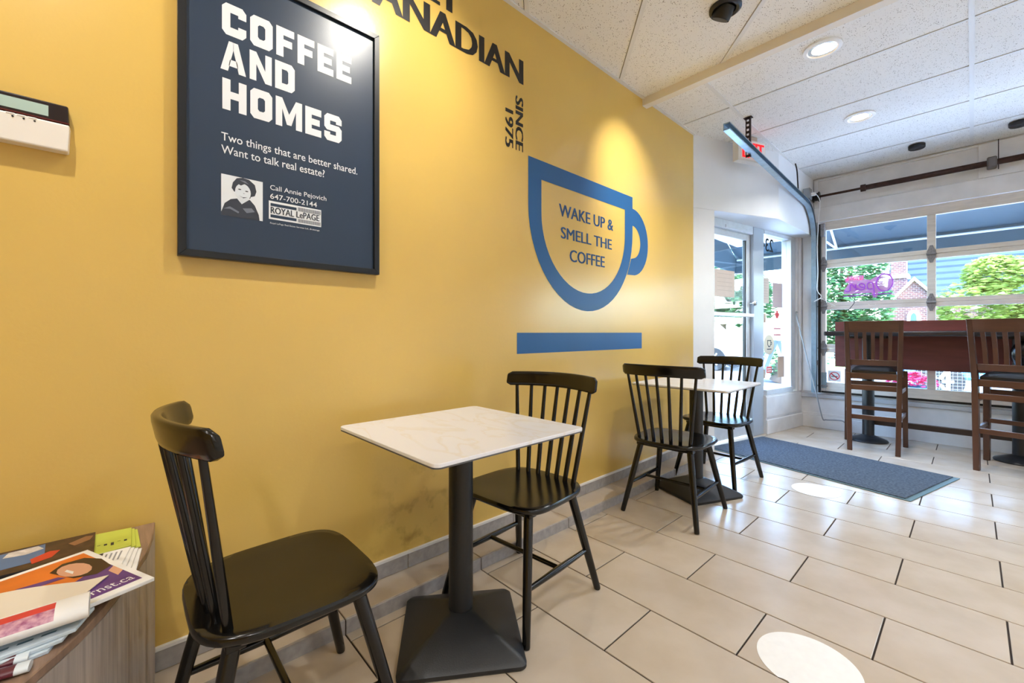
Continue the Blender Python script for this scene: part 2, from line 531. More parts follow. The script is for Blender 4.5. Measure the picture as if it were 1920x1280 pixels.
pb = SB(-0.96, -0.22, 0.05, 0.075, 1.21, 1.245).build('push_bar', pm('white_enamel', (236, 238, 240), rough=0.3), door1, bevel=0.005)
for u in (-0.94, -0.24): SB(u - 0.012, u + 0.012, 0.022, 0.05, 1.215, 1.24).build('bracket', ALU, pb)
MB().lathe([(0.008, 0), (0.008, 0.03), (0.024, 0.034), (0.028, 0.05), (0.02, 0.064), (0.004, 0.066)], sf(-0.215, 0.022, 1.35), axis='x').build('knob', pm('polished_steel', (210, 214, 218), rough=0.15, metal=1.0), door1, smooth=True)
SB(-0.7, -0.24, 0.03, 0.06, 2.055, 2.085).build('door_closer', ALU, door1, bevel=0.004)

win1 = thing('window_1', 'tall sidelight window with stickers beside the entrance door', 'window'); win1['kind'] = 'structure'
SB(-0.20, 0.0, -0.06, 0.055, 0, SO).build('mullion', pm('grey_mullion', (176, 186, 198), rough=0.4, metal=0.15), win1, bevel=0.004)
SB(0.0, 0.03, -0.04, 0.04, 0.42, SO).build('jamb', ALU, win1, bevel=0.003)
SB(0.60, 0.70, -0.05, 0.05, 0.42, SO).build('jamb', ALU, win1, bevel=0.003)
SB(0.03, 0.60, -0.05, 0.05, 2.09, SO).build('head_jamb', ALU, win1, bevel=0.003)
SB(0.03, 0.60, -0.06, 0.07, 0.40, 0.455).build('sill', ALU, win1, bevel=0.004)
SB(0.03, 0.60, -0.003, 0.003, 0.455, 2.09).build('pane', GLASS, win1)
knee = struct(SB(0.0, 0.80, -0.08, 0.075, -0.004, 0.40).build('wall_knee', OLDWHITE), 'low white panelled wall under the sidelight window', 'wall')
SB(0.0, 0.78, 0.075, 0.083, 0.17, 0.385).build('panel', OLDWHITE, knee, bevel=0.003)
SB(-0.004, 0.78, 0.075, 0.095, -0.002, 0.15).build('skirting', OLDWHITE, knee, bevel=0.006)
for i, (u0, u1, n1) in enumerate(((0.70, 0.735, 0.07), (0.735, 0.765, 0.09), (0.765, 0.80, 0.08))):
    SB(u0, u1, -0.05, n1, 0.40, SO).build('corner_board', OLDWHITE, win1, bevel=0.003)

# front wall around the overhead door
OX0, OX1, OZ0, OZ1 = -1.12, 2.30, 0.40, 2.265
fw = MB()
fw.box(-1.42, RX, FY, FY + 0.2, OZ1, CEIL + 0.02)
fw.box(-1.42, RX, FY, FY + 0.2, -0.004, OZ0 - 0.005)
fw.box(-1.42, OX0, FY, FY + 0.2, OZ0 - 0.005, OZ1)
fw.box(OX1, RX, FY, FY + 0.2, OZ0 - 0.005, OZ1)
wall_front = struct(fw.build('wall_front', OLDWHITE), 'white painted front wall around the glazed overhead door', 'wall')
B(-1.19, RX, FY - 0.022, FY, 2.275, 2.435).build('header_board', OLDWHITE, wall_front, bevel=0.003)
B(0.04, RX, FY - 0.022, FY, 2.437, 2.745).build('header_board', OLDWHITE, wall_front, bevel=0.003)
B(-1.19, -1.15, FY - 0.022, FY, 2.437, 2.745).build('header_board', OLDWHITE, wall_front, bevel=0.003)
B(-1.15, 0.04, FY - 0.022, FY, 2.725, 2.745).build('header_board', OLDWHITE, wall_front, bevel=0.003)
B(-1.30, -1.14, FY - 0.02, FY, 0.40, 2.27).build('jamb_board', OLDWHITE, wall_front, bevel=0.003)
B(-1.31, RX, FY - 0.03, FY, 0.335, 0.375).build('sill_board', pm('grey_sill', (186, 186, 188), rough=0.5, var=0.1), wall_front, bevel=0.003)
B(-1.30, RX, FY - 0.016, FY, -0.002, 0.13).build('skirting', OLDWHITE, wall_front, bevel=0.004)
B(-1.30, RX, FY - 0.010, FY, 0.13, 0.165).build('skirting_cap', OLDWHITE, wall_front, bevel=0.004)

# ------------------------------------------------------------------ glazed overhead door
DY0, DY1 = 5.645, 5.688
door2 = thing('door_2', 'glazed sectional overhead door with hinged rails', 'door', (0, 0, 0)); door2['kind'] = 'structure'
rows = [(0.514, 0.841), (0.928, 1.302), (1.383, 1.757), (1.844, 2.170)]
PITCH = 0.849
xl = -1.078
B(OX0 + 0.002, xl, DY0, DY1, 0.417, 2.262).build('stile', pm('pale_stile_paint', (222, 222, 222), rough=0.5, var=0.05), door2, bevel=0.003)
xr = xl + 4 * PITCH - 0.061
B(xr, OX1 - 0.002, DY0, DY1, 0.417, 2.262).build('stile', MATS['pale_stile_paint'], door2, bevel=0.003)
for z0, z1 in ((0.417, 0.514), (0.841, 0.8835), (0.8855, 0.928), (1.302, 1.3415), (1.3435, 1.383), (1.757, 1.7995), (1.8015, 1.844), (2.170, 2.262)):
    B(xl, xr, DY0 + 0.002, DY1, z0, z1).build('rail', DOORWOOD, door2, bevel=0.003)
for r, (z0, z1) in enumerate(rows):
    for k in range(4):
        x0 = xl + k * PITCH; x1 = x0 + PITCH - 0.061
        B(x0, x1, 5.664, 5.669, z0, z1).build('pane', GLASS, door2)
        if k < 3:
            B(x1, x1 + 0.061, DY0 + 0.003, DY1, z0, z1).build('mullion', DOORWOOD, door2, bevel=0.003)
B(OX0, OX1, DY0 + 0.005, DY1, OZ0 - 0.003, 0.417).build('weather_strip', BLACK, door2)
def hinge_mesh():
    mb = MB()
    up = [(-0.042, 0.004), (0.042, 0.004), (0.040, 0.03), (0.022, 0.062), (0.014, 0.082), (-0.014, 0.082), (-0.022, 0.062), (-0.040, 0.03)]
    dn = [(a, -b) for a, b in up]
    for p in (up, dn): mb.prism(p, -0.004, 0, fn=lambda a, b, c: (a, c, b))
    mb.tube([(-0.045, -0.008, 0), (0.045, -0.008, 0)], 0.011, 10)
    for z in (0.045, -0.045): mb.lathe([(0.009, 0), (0.008, -0.006)], (0, -0.004, z), 8, axis='y')
    return mb
h0 = None
for x in [-1.098] + [xl + k * PITCH - 0.0305 for k in (1, 2, 3)]:
    for z in (0.8845, 1.3425, 1.8005):
        if h0 is None: h0 = o = hinge_mesh().build('hinge', IRON, door2, bevel=0.001)
        else:
            o = h0.copy(); col.objects.link(o)
        o.location = (x, DY0 - 0.0005, z)
        if x < -1: o.scale = (0.75, 1, 1)
B(-1.118, -1.082, DY0 - 0.05, DY0, 2.10, 2.24).build('top_bracket', IRON, door2, bevel=0.004)
B(-1.118, -1.070, DY0 - 0.006, DY0, 0.45, 0.62).build('bottom_bracket', GALV, door2, bevel=0.002)
MB().tube([(-1.15, DY0 - 0.02, 0.475), (-1.06, DY0 - 0.02, 0.475)], 0.008, 8).build('bottom_roller', IRON, door2)
for z in (0.8845, 1.3425, 1.8005):
    MB().tube([(-1.165, DY0 - 0.012, z), (-1.10, DY0 - 0.012, z)], 0.007, 8).build('roller_shaft', IRON, door2)

# door track: vertical, quarter bend, then running back under the ceiling
def sweep_yz(path, prof):
    """path of (y,z); profile of (x, n) with n along the left normal of the path"""
    mb = MB(); vs = []; n = len(path); k = len(prof)
    for i, (y, z) in enumerate(path):
        a = path[max(i - 1, 0)]; b = path[min(i + 1, n - 1)]
        t = Vector((b[0] - a[0], b[1] - a[1])).normalized(); nn = Vector((-t.y, t.x))
        for (px, pn) in prof: vs.append((px, y + nn.x * pn, z + nn.y * pn))
    f = []
    for i in range(n - 1):
        for j in range(k):
            f.append((i * k + j, i * k + (j + 1) % k, (i + 1) * k + (j + 1) % k, (i + 1) * k + j))
    f += [tuple(range(k)), tuple((n - 1) * k + j for j in range(k))]
    return mb.add(vs, f)
path = [(5.585, 0.40), (5.585, 1.2), (5.585, 2.05)]
for i in range(1, 9):
    a = i / 8 * math.radians(88)
    path.append((5.585 - 0.37 * (1 - math.cos(a)), 2.05 + 0.37 * math.sin(a)))
path += [(4.4, 2.452), (3.13, 2.505)]
prof = [(-0.022, -0.026), (0.022, -0.026), (0.022, -0.018), (-0.017, -0.018), (-0.017, 0.018), (0.022, 0.018), (0.022, 0.026), (-0.022, 0.026)]
track = thing('door_track', 'galvanised steel door track curving up from the jamb and back below the ceiling', 'track', (-1.17, 0, 0))
sweep_yz(path, prof).build('rail', GALV, track)
for z in (0.7, 1.5, 2.0): B(-0.024, 0.03, 5.60, 5.668, z, z + 0.05).build('bracket', IRON, track)
B(0.028, 0.050, 5.615, 5.640, 0.40, 2.24).build('gap_shade_strip', BLACK, track)  # black strip standing in for the shaded gap between track and stile
hg = MB()
hg.box(-0.016, -0.009, -0.002, 0.002, 2.44, CEIL); hg.box(0.009, 0.016, -0.002, 0.002, 2.44, CEIL); hg.box(0.014, 0.018, -0.002, 0.022, 2.44, CEIL)
for i in range(9):
    z = 2.44 + i * 0.0375
    hg.box(-0.009, 0.009, -0.002, 0.002, z, z + 0.019)
hob = thing('track_hanger', 'dark perforated steel hanger dropping from the ceiling to the door track', 'hanger', (-1.2, 3.64, 0))
hg.build('strap', pm('dark_perforated_steel', (48, 34, 32), rough=0.6, metal=0.4), hob)
B(-0.03, 0.03, -0.01, 0.03, CEIL - 0.004, CEIL - 0.0005).build('foot_plate', MATS['dark_perforated_steel'], hob)

# torsion shaft above the door
shaft = thing('torsion_shaft', 'rust brown torsion shaft crossing above the overhead door', 'shaft', (0, 5.60, 2.54))
MB().tube([(-1.2, 0, 0), (-0.74, 0, 0)], 0.0125, 12).build('thin_shaft', PIPE, shaft, smooth=True)
MB().tube([(-0.76, 0, 0), (2.9, 0, 0)], 0.026, 14).build('spring_tube', PIPE, shaft, smooth=True)
MB().tube([(-0.775, 0, 0), (-0.735, 0, 0)], 0.036, 10).build('collar', PIPE, shaft)
MB().lathe([(0.03, -0.03), (0.055, -0.03), (0.055, -0.022), (0.042, -0.018), (0.042, 0.018), (0.055, 0.022), (0.055, 0.03), (0.03, 0.03)], (-1.155, 0, 0), 16, axis='x').build('cable_drum', BLACK, shaft, smooth=True)
for x in (0.12, 1.9):
    B(x - 0.03, x + 0.03, -0.04, 0.065, -0.045, 0.045).build('bearing_bracket', pm('grey_bracket_iron', (110, 104, 100), rough=0.5, metal=0.5), shaft, bevel=0.008)
    B(x + 0.035, x + 0.041, 0.02, 0.026, -0.06, 0.20).build('hanging_rod', BLACK, shaft)

# ------------------------------------------------------------------ lamps
def downlight(loc, label, power, vis=True):
    t = thing('recessed_downlight', label, 'ceiling light', (loc[0], loc[1], CEIL), 0, 'white recessed downlights')
    MB().lathe([(0.098, 0.003), (0.098, -0.006), (0.078, -0.010), (0.072, -0.004), (0.072, 0.003)], (0, 0, 0), 32).build('trim_ring', pm('white_lamp_trim', (240, 240, 238), rough=0.35), t, smooth=True)
    MB().lathe([(0.072, -0.004), (0.062, 0.002), (0.055, 0.003)], (0, 0, 0), 32).build('reflector', pm('lamp_reflector', (200, 190, 175), rough=0.25, metal=0.9), t, smooth=True)
    MB().lathe([(0.056, -0.003), (0.05, -0.006), (0.0, -0.008)][:2], (0, 0, 0), 28).build('lamp_lens', pm('lit_lamp_lens', (255, 246, 230), emit=(255, 240, 215), estr=9.0), t)
    ld = bpy.data.lights.new('downlight_glow', 'SPOT')
    ld.energy = power; ld.color = (1.0, 0.99, 0.975); ld.spot_size = math.radians(130); ld.spot_blend = 0.7; ld.shadow_soft_size = 0.05
    lo = bpy.data.objects.new('downlight_glow', ld); col.objects.link(lo); lo.parent = t; lo.location = (0, 0, -0.02)
    return t
DL = 42
downlight((-0.607, 3.091), 'lit recessed downlight just past the cream ceiling beam', DL)
downlight((-0.599, 4.282), 'lit recessed downlight nearer the overhead door', DL)
for i, (x, y) in enumerate(((1.5, 3.1), (1.5, 4.3), (0.9, 1.2), (0.9, -0.6), (2.4, 1.2), (2.4, -0.6), (-0.2, -1.2))):  # lamps out of view, added as fill light for the room
    downlight((x, y), 'added unseen fill downlight ' + ('at the far end of the right-hand row', 'over the right side of the overhead door', 'right of the camera position', 'behind the camera on the right', 'by the right wall ahead of the camera', 'by the right wall behind the camera', 'straight behind the camera')[i], DL)

def eyeball(loc, aim, label, power, cone=100):
    t = thing('eyeball_spotlight', label, 'ceiling light', (loc[0], loc[1], CEIL), 0, 'black adjustable ceiling spotlights')
    MB().lathe([(0.078, 0.002), (0.078, -0.008), (0.066, -0.016), (0.052, -0.012), (0.052, 0.002)], (0, 0, 0), 28).build('trim_ring', BLACK, t, smooth=True)
    d = (Vector(aim) - Vector((loc[0], loc[1], CEIL - 0.02))).normalized()
    s0 = Vector((0, 0, 0.012)); s1 = Vector((0, 0, -0.012)) + d * 0.044
    mb = MB()
    mb.tube([s0, s0.lerp(s1, 0.5), s1], [0.05, 0.05, 0.046], 20, cap=False)
    mb.tube([s1, s0.lerp(s1, 0.5)], [0.041, 0.04], 20, cap=True)
    mb.build('snoot', BLACK, t, smooth=True)
    q = d.to_track_quat('-Z', 'Y')
    ld = bpy.data.lights.new('spot_glow', 'SPOT')
    ld.energy = power; ld.color = (1.0, 0.945, 0.85); ld.spot_size = math.radians(cone); ld.spot_blend = 0.95; ld.shadow_soft_size = 0.03
    lo = bpy.data.objects.new('spot_glow', ld); col.objects.link(lo); lo.parent = t
    lo.location = s1 + d * 0.006; lo.rotation_mode = 'QUATERNION'; lo.rotation_quaternion = q
    return t
eyeball((-0.877, 2.33), (WX, 2.57, 2.04), 'black eyeball spotlight near the beam, aimed at the cup decal', 50, 60)
eyeball((-0.877, 0.92), (WX, 0.80, 1.85), 'black eyeball spotlight over the framed poster', 40)
eyeball((-0.877, -0.35), (WX, -0.25, 1.8), 'black eyeball spotlight over the wall keypad', 36)

for i, (x, y) in enumerate(((-0.338, 5.307), (0.26, 5.33))):
    MB().lathe([(0.0, -0.001), (0.058, -0.001), (0.058, -0.028), (0.052, -0.034), (0.012, -0.034), (0.010, -0.031), (0.0, -0.031)][1:6], (x, y, CEIL), 24).build('ceiling_puck', pm('black_puck', (22, 18, 18), rough=0.5), smooth=True)
    o = bpy.data.objects[-1] if False else col.objects[-1]
    tag(o, ('black round ceiling puck near the entrance corner', 'black round ceiling puck at the right edge of the picture')[i], 'ceiling puck', 'black ceiling pucks')

# exit sign
ex = thing('exit_sign', 'white exit sign with red letters hung behind the door track', 'exit sign', (-1.31, 4.03, 2.528), -math.atan2(0.373, 0.928) + PI / 2)
# local x along the sign, local -y faces the room
B(-0.172, 0.150, -0.030, 0.030, 0.0, 0.187).build('housing', pm('sign_housing', (226, 224, 218), rough=0.45), ex, bevel=0.004)
B(-0.150, 0.138, -0.033, -0.030, 0.014, 0.174).build('face_panel', pm('sign_face', (244, 236, 232), rough=0.4), ex)
text('lettering', 'EXIT', pm('sign_red', (228, 20, 28), rough=0.4, emit=(240, 20, 28), estr=0.6), lambda u, v, w: (u, -0.0331 - w, v), (-0.124, 0.118, 0.028, 0.162), ex, thick=0.007)
B(-0.06, 0.06, -0.022, 0.022, 0.187, 0.226).build('canopy', pm('sign_canopy', (196, 178, 158), rough=0.5), ex, bevel=0.003)

# junction box, plug and wires in the top corner
jb = thing('junction_box', 'small grey junction box with a white plug high in the corner', 'junction box', (-1.19, 5.33, 2.46))
B(-0.015, 0.045, -0.05, 0.05, 0, 0.11).build('box_body', pm('grey_box', (150, 154, 158), rough=0.4, metal=0.4), jb, bevel=0.003)
B(0.045, 0.085, -0.02, 0.02, 0.03, 0.062).build('plug', PAPER, jb, bevel=0.004)
def wire(name, pts, r, mat, label):
    # smooth the path with Catmull-Rom
    P = [Vector(p) for p in pts]; out = []
    for i in range(len(P) - 1):
        a, b, c, d = P[max(i - 1, 0)], P[i], P[i + 1], P[min(i + 2, len(P) - 1)]
        for s in range(6):
            t = s / 6
            out.append(0.5 * ((2 * b) + (c - a) * t + (2 * a - 5 * b + 4 * c - d) * t * t + (3 * b - a - 3 * c + d) * t ** 3))
    out.append(P[-1])
    return tag(MB().tube(out, r, 6).build(name, mat, smooth=True), label, 'cable')
wire('white_wire', [(-1.10, 5.33, 2.50), (-1.085, 5.42, 2.44), (-1.12, 5.54, 2.3), (-1.135, 5.55, 2.0), (-1.13, 5.55, 1.7), (-1.135, 5.54, 1.52), (-1.10, 5.55, 1.44), (-1.16, 5.53, 1.39), (-1.10, 5.53, 1.42), (-1.02, 5.60, 1.36), (-0.99, 5.62, 1.34)], 0.004, PAPER, 'thin white wire trailing down the door track from the plug')
wire('black_cable', [(-1.195, 4.95, CEIL - 0.01), (-1.188, 4.98, 2.68), (-1.185, 5.0, 2.55), (-1.185, 5.02, 2.46)], 0.006, BLACK, 'short black cable dropping from the ceiling corner')
wire('grey_cord', [(-1.335, 5.60, 1.285), (-1.332, 5.56, 1.26), (-1.27, 5.535, 0.98), (-1.20, 5.53, 0.66), (-1.13, 5.53, 0.345), (-1.088, 5.54, 0.135), (-1.06, 5.56, 0.118), (-0.98, 5.60, 0.12), (-0.92, 5.60, 0.118), (-0.885, 5.60, 0.07), (-0.88, 5.6, 0.008)], 0.0065, pm('grey_cord_sheath', (146, 152, 156), rough=0.4), 'grey cord looping from a wall hook down to the skirting')

# ------------------------------------------------------------------ wall graphics
def wl(u, v, w): return (WX + w, u, v)
BLUE = pm('blue_vinyl', (20, 88, 146), rough=0.42, var=0.04, vscale=4)
LETTERBLACK = pm('black_vinyl', (22, 22, 24), rough=0.45)
cn = thing('wall_lettering', 'large black lettering high on the yellow wall above the poster', 'lettering', (0, 0, 0))
text('lettering_line', 'PROUDLY', LETTERBLACK, wl, (0.335, 1.160, 2.522, 2.652), cn, thick=0.008)
text('lettering_line', 'CANADIAN', LETTERBLACK, wl, (0.618, 1.570, 2.372, 2.502), cn, thick=0.008)
sn = thing('year_lettering', 'small black sideways lettering with a year, left of the cup decal', 'lettering', (0, 0, 0))
wv = lambda u, v, w: (WX + w, v, -u)
text('lettering_line', 'SINCE', LETTERBLACK, wv, (-2.296, -2.016, 1.520, 1.576), sn, thick=0.0042)
text('lettering_line', '1975', LETTERBLACK, wv, (-2.205, -2.014, 1.448, 1.504), sn, thick=0.0042)

cup = thing('coffee_cup_decal', 'big blue coffee cup decal with a saucer bar on the yellow wall', 'wall decal', (0, 0, 0))
def cup_loop(cy, hw, top, straight, b, n=28):
    p = [(cy - hw, top)]
    for i in range(n + 1):
        a = PI + PI * i / n
        p.append((cy + hw * math.cos(a), straight + b * math.sin(a)))
    p.append((cy + hw, top))
    return p
lo_, li_ = cup_loop(2.134, 0.52, 2.008, 1.75, 0.566), cup_loop(2.137, 0.419, 1.902, 1.72, 0.425)
mb = MB(); n = len(lo_)
T1, T0 = 0.0012, 0.0002
v = [wl(a, b, T1) for a, b in lo_] + [wl(a, b, T1) for a, b in li_]
mb.add(v, [(i, (i + 1) % n, n + (i + 1) % n, n + i) for i in range(n)])
# handle: half ring
def arc(cx_, cy_, a, b, n=20): return [(cx_ + a * math.cos(-PI / 2 + PI * i / n), cy_ + b * math.sin(-PI / 2 + PI * i / n)) for i in range(n + 1)]
ho, hi = arc(2.652, 1.692, 0.212, 0.236), arc(2.652, 1.692, 0.105, 0.115)
# lower end sweeps in behind the cup wall
ho[0] = (2.585, 1.455); hi[0] = (2.636, 1.572)
k = len(ho)
mb.add([wl(a, b, T1 + 0.0002) for a, b in ho] + [wl(a, b, T1 + 0.0002) for a, b in hi], [(i, i + 1, k + i + 1, k + i) for i in range(k - 1)])
mb.build('cup_outline', BLUE, cup)
MB().add([wl(1.53, 0.937, T1), wl(2.777, 0.937, T1), wl(2.777, 1.051, T1), wl(1.53, 1.049, T1)], [(0, 1, 2, 3)]).build('saucer_bar', BLUE, cup)
BLUETXT = pm('deep_blue_vinyl', (24, 72, 120), rough=0.42)
text('lettering_line', 'WAKE UP &', BLUETXT, wl, (1.868, 2.414, 1.730, 1.802), cup, thick=0.003)
text('lettering_line', 'SMELL THE', BLUETXT, wl, (1.885, 2.397, 1.602, 1.670), cup, thick=0.003)
text('lettering_line', 'COFFEE', BLUETXT, wl, (1.965, 2.317, 1.475, 1.547), cup, thick=0.003)

# ------------------------------------------------------------------ framed poster
PX = WX + 0.028      # front of frame
pst = thing('framed_poster', 'dark framed poster with white block lettering on the yellow wall', 'poster', (WX, 0.437, 1.281))
def pl(u, v, w): return (0.0165 + w, u - 0.437, v - 1.281)
FR = pm('black_frame_paint', (22, 26, 32), rough=0.35)
y0, y1, z0, z1 = 0.120, 0.753, 1.279, 2.232
for nm, q in (('frame_side', [(y0, z0), (y0 + 0.021, z0 + 0.021), (y0 + 0.021, z1 - 0.021), (y0, z1)]), ('frame_side', [(y1, z0), (y1 - 0.021, z0 + 0.021), (y1 - 0.021, z1 - 0.021), (y1, z1)]),
              ('frame_bottom', [(y0, z0), (y1, z0), (y1 - 0.021, z0 + 0.021), (y0 + 0.021, z0 + 0.021)]), ('frame_top', [(y0, z1), (y1, z1), (y1 - 0.021, z1 - 0.021), (y0 + 0.021, z1 - 0.021)])):
    MB().prism(q, 0.0005, 0.028, fn=lambda a, b, c: (c, a - 0.437, b - 1.281)).build(nm, FR, pst, bevel=0.0012)
MB().prism([(y0 + 0.018, z0 + 0.018), (y1 - 0.018, z0 + 0.018), (y1 - 0.018, z1 - 0.018), (y0 + 0.018, z1 - 0.018)], 0.004, 0.0165, fn=lambda a, b, c: (c, a - 0.437, b - 1.281)).build('print', pm('slate_print', (44, 60, 82), rough=0.32, bump=0.03, bscale=200), pst)
LW = pm('print_white', (226, 230, 236), rough=0.5)
# block capitals with clipped corners, on a unit-high grid
def ring(w, t, c):
    o = [(c, 0), (w - c, 0), (w, c), (w, 1 - c), (w - c, 1), (c, 1), (0, 1 - c), (0, c)]
    d = c * 0.45
    i = [(t + d, t), (w - t - d, t), (w - t, t + d), (w - t, 1 - t - d), (w - t - d, 1 - t), (t + d, 1 - t), (t, 1 - t - d), (t, t + d)]
    return [[o[k], o[(k + 1) % 8], i[(k + 1) % 8], i[k]] for k in range(8)]
tk, cc = 0.27, 0.13
def glyph(ch):
    if ch == 'O': return 0.80, ring(0.80, tk, cc)
    if ch == 'C': return 0.80, [[(0, cc), (cc, 0), (tk, tk), (tk, 1 - tk), (cc, 1), (0, 1 - cc)], [(cc, 0), (0.80 - cc, 0), (0.8, cc), (0.8, 0.36), (0.53, 0.36), (0.53, tk), (tk, tk)], [(cc, 1), (tk, 1 - tk), (0.53, 1 - tk), (0.53, 0.64), (0.8, 0.64), (0.8, 1 - cc), (0.8 - cc, 1)]]
    if ch == 'F': return 0.68, [[(0, 0), (tk, 0), (tk, 1), (0, 1)], [(tk, 1 - 0.25), (0.68, 0.75), (0.68, 1), (tk, 1)], [(tk, 0.37), (0.60, 0.37), (0.60, 0.61), (tk, 0.61)]]
    if ch == 'E': return 0.68, [[(0, 0), (tk, 0), (tk, 1), (0, 1)], [(tk, 0.75), (0.68, 0.75), (0.68, 1), (tk, 1)], [(tk, 0.385), (0.61, 0.385), (0.61, 0.615), (tk, 0.615)], [(tk, 0), (0.68, 0), (0.68, 0.25), (tk, 0.25)]]
    if ch == 'A': return 0.90, [[(0, 0), (0.26, 0), (0.46, 0.78), (0.45, 1), (0.29, 1)], [(0.9, 0), (0.64, 0), (0.44, 0.78), (0.45, 1), (0.61, 1)], [(0.28, 0.18), (0.62, 0.18), (0.57, 0.40), (0.33, 0.40)]]
    if ch == 'N': return 0.84, [[(0, 0), (0.25, 0), (0.25, 1), (0, 1)], [(0.59, 0), (0.84, 0), (0.84, 1), (0.59, 1)], [(0.25, 1), (0.25, 0.58), (0.59, 0), (0.59, 0.42)]]
    if ch == 'D':
        o = [(0, 0), (0.8 - cc, 0), (0.8, cc), (0.8, 1 - cc), (0.8 - cc, 1), (0, 1)]
        i = [(tk, 0.25), (0.8 - tk - 0.05, 0.25), (0.8 - tk, 0.31), (0.8 - tk, 0.69), (0.8 - tk - 0.05, 0.75), (tk, 0.75)]
        return 0.80, [[o[k], o[(k + 1) % 6], i[(k + 1) % 6], i[k]] for k in range(6)]
    if ch == 'H': return 0.82, [[(0, 0), (tk, 0), (tk, 1), (0, 1)], [(0.82 - tk, 0), (0.82, 0), (0.82, 1), (0.82 - tk, 1)], [(tk, 0.38), (0.82 - tk, 0.38), (0.82 - tk, 0.62), (tk, 0.62)]]
    if ch == 'M': return 1.04, [[(0, 0), (0.25, 0), (0.25, 0.62), (0.25, 1), (0, 1)], [(0.79, 0), (1.04, 0), (1.04, 1), (0.79, 1), (0.79, 0.62)], [(0.25, 1), (0.25, 0.62), (0.43, 0.10), (0.52, 0.10), (0.52, 0.47)], [(0.79, 1), (0.79, 0.62), (0.61, 0.10), (0.52, 0.10), (0.52, 0.47)]]
    if ch == 'S': return 0.78, [[(cc, 0), (0.78 - cc, 0), (0.78, cc), (0.78 - 0.26, 0.24), (0.26, 0.24), (0.26, 0.33), (0, 0.33), (0, cc)], [(0.78, cc), (0.78, 0.5), (0.66, 0.615), (0.52, 0.39), (0.52, 0.24)], [(0.52, 0.39), (0.66, 0.615), (0.26, 0.615), (0.12, 0.39)], [(0.12, 0.39), (0.26, 0.615), (0.26, 0.76), (0, 1 - cc), (0, 0.5)], [(0, 1 - cc), (0.26, 0.76), (0.52, 0.76), (0.52, 0.67), (0.78, 0.67), (0.78, 1 - cc), (0.78 - cc, 1), (cc, 1)]]
def block_line(s, u0, u1, v0, v1):
    gl = [glyph(c) for c in s]
    tot = sum(g_[0] for g_ in gl) + 0.13 * (len(s) - 1)
    sx, sy = (u1 - u0) / tot, v1 - v0
    x = 0; mb = MB()
    for w, polys in gl:
        for p in polys:
            mb.add([pl(u0 + (x + a) * sx, v0 + b * sy, 0.0006) for a, b in p], [tuple(range(len(p)))])
        x += w + 0.13
    mb.build('lettering_line', LW, pst)
block_line('COFFEE', 0.231, 0.644, 1.999, 2.100)
block_line('AND', 0.227, 0.444, 1.884, 1.980)
block_line('HOMES', 0.232, 0.607, 1.759, 1.858)
text('lettering_line', 'Two things that are better shared.', LW, pl, (0.229, 0.667, 1.650, 1.684), pst, bold=0.006)
text('lettering_line', 'Want to talk real estate?', LW, pl, (0.229, 0.545, 1.617, 1.644), pst, bold=0.006)
text('lettering_line', 'Call Annie Pejovich', LW, pl, (0.367, 0.551, 1.527, 1.549), pst, bold=0.004)
text('lettering_line', '647-700-2144', LW, pl, (0.367, 0.518, 1.502, 1.520), pst, bold=0.004)
# portrait print
pa = (0.229, 0.345, 1.421, 1.552)
def pp(a, b, w=0.0005): return pl(pa[0] + a * (pa[1] - pa[0]), pa[2] + b * (pa[3] - pa[2]), w)
def ell(cx_, cy_, rx, ry, n=20, a0=0.0): return [(cx_ + rx * math.cos(a0 + 2 * PI * i / n), cy_ + ry * math.sin(a0 + 2 * PI * i / n)) for i in range(n)]
pr = MB()
GREYS = [pm('portrait_paper', (222, 228, 236), rough=0.5), pm('portrait_dark', (52, 58, 72), rough=0.5), pm('portrait_mid', (112, 120, 136), rough=0.5), pm('portrait_skin', (214, 222, 232), rough=0.5)]
def pf(poly, w, mi): pr.add([pp(a, b, w) for a, b in poly], [tuple(range(len(poly)))], mi)
pf([(0, 0), (1, 0), (1, 1), (0, 1)], 0.0004, 0)
pf([(0, 0.08), (0.08, 0.30), (0.22, 0.42), (0.36, 0.46), (0.68, 0.48), (0.80, 0.36), (0.90, 0.14), (0.92, 0.0), (0.0, 0.0)], 0.0006, 1)
pf([(0.05, 0.16), (0.2, 0.24), (0.42, 0.14), (0.4, 0.10), (0.2, 0.18)], 0.0007, 2)
pf([(0.5, 0.24), (0.72, 0.28), (0.8, 0.2), (0.6, 0.14)], 0.0007, 2)
pf([(0.37, 0.46), (0.48, 0.34), (0.66, 0.48), (0.64, 0.58), (0.40, 0.58)], 0.0007, 3)
hair = [(0.30, 0.62), (0.24, 0.70), (0.27, 0.84), (0.36, 0.96), (0.50, 1.0), (0.66, 0.98), (0.80, 0.88), (0.84, 0.72), (0.80, 0.60), (0.70, 0.56), (0.68, 0.50), (0.62, 0.6), (0.36, 0.62)]
pf(hair, 0.0008, 1)
pf(ell(0.51, 0.64, 0.19, 0.215), 0.0009, 3)
pf([(0.31, 0.70), (0.36, 0.84), (0.46, 0.80), (0.56, 0.86), (0.68, 0.78), (0.71, 0.66), (0.78, 0.78), (0.66, 0.94), (0.48, 0.97), (0.34, 0.90)], 0.0010, 1)
pf([(0.42, 0.93), (0.56, 0.93), (0.66, 0.86), (0.54, 0.89)], 0.0011, 2)
for ex_, ey_ in ((0.43, 0.70), (0.60, 0.68)): pf(ell(ex_, ey_, 0.04, 0.014, 10), 0.0011, 1)
pf([(0.40, 0.555), (0.50, 0.515), (0.62, 0.535), (0.52, 0.495)], 0.0011, 1)
pf([(0.50, 0.63), (0.53, 0.60), (0.56, 0.62), (0.53, 0.615)], 0.0011, 2)
pr.build('portrait_print', GREYS, pst)
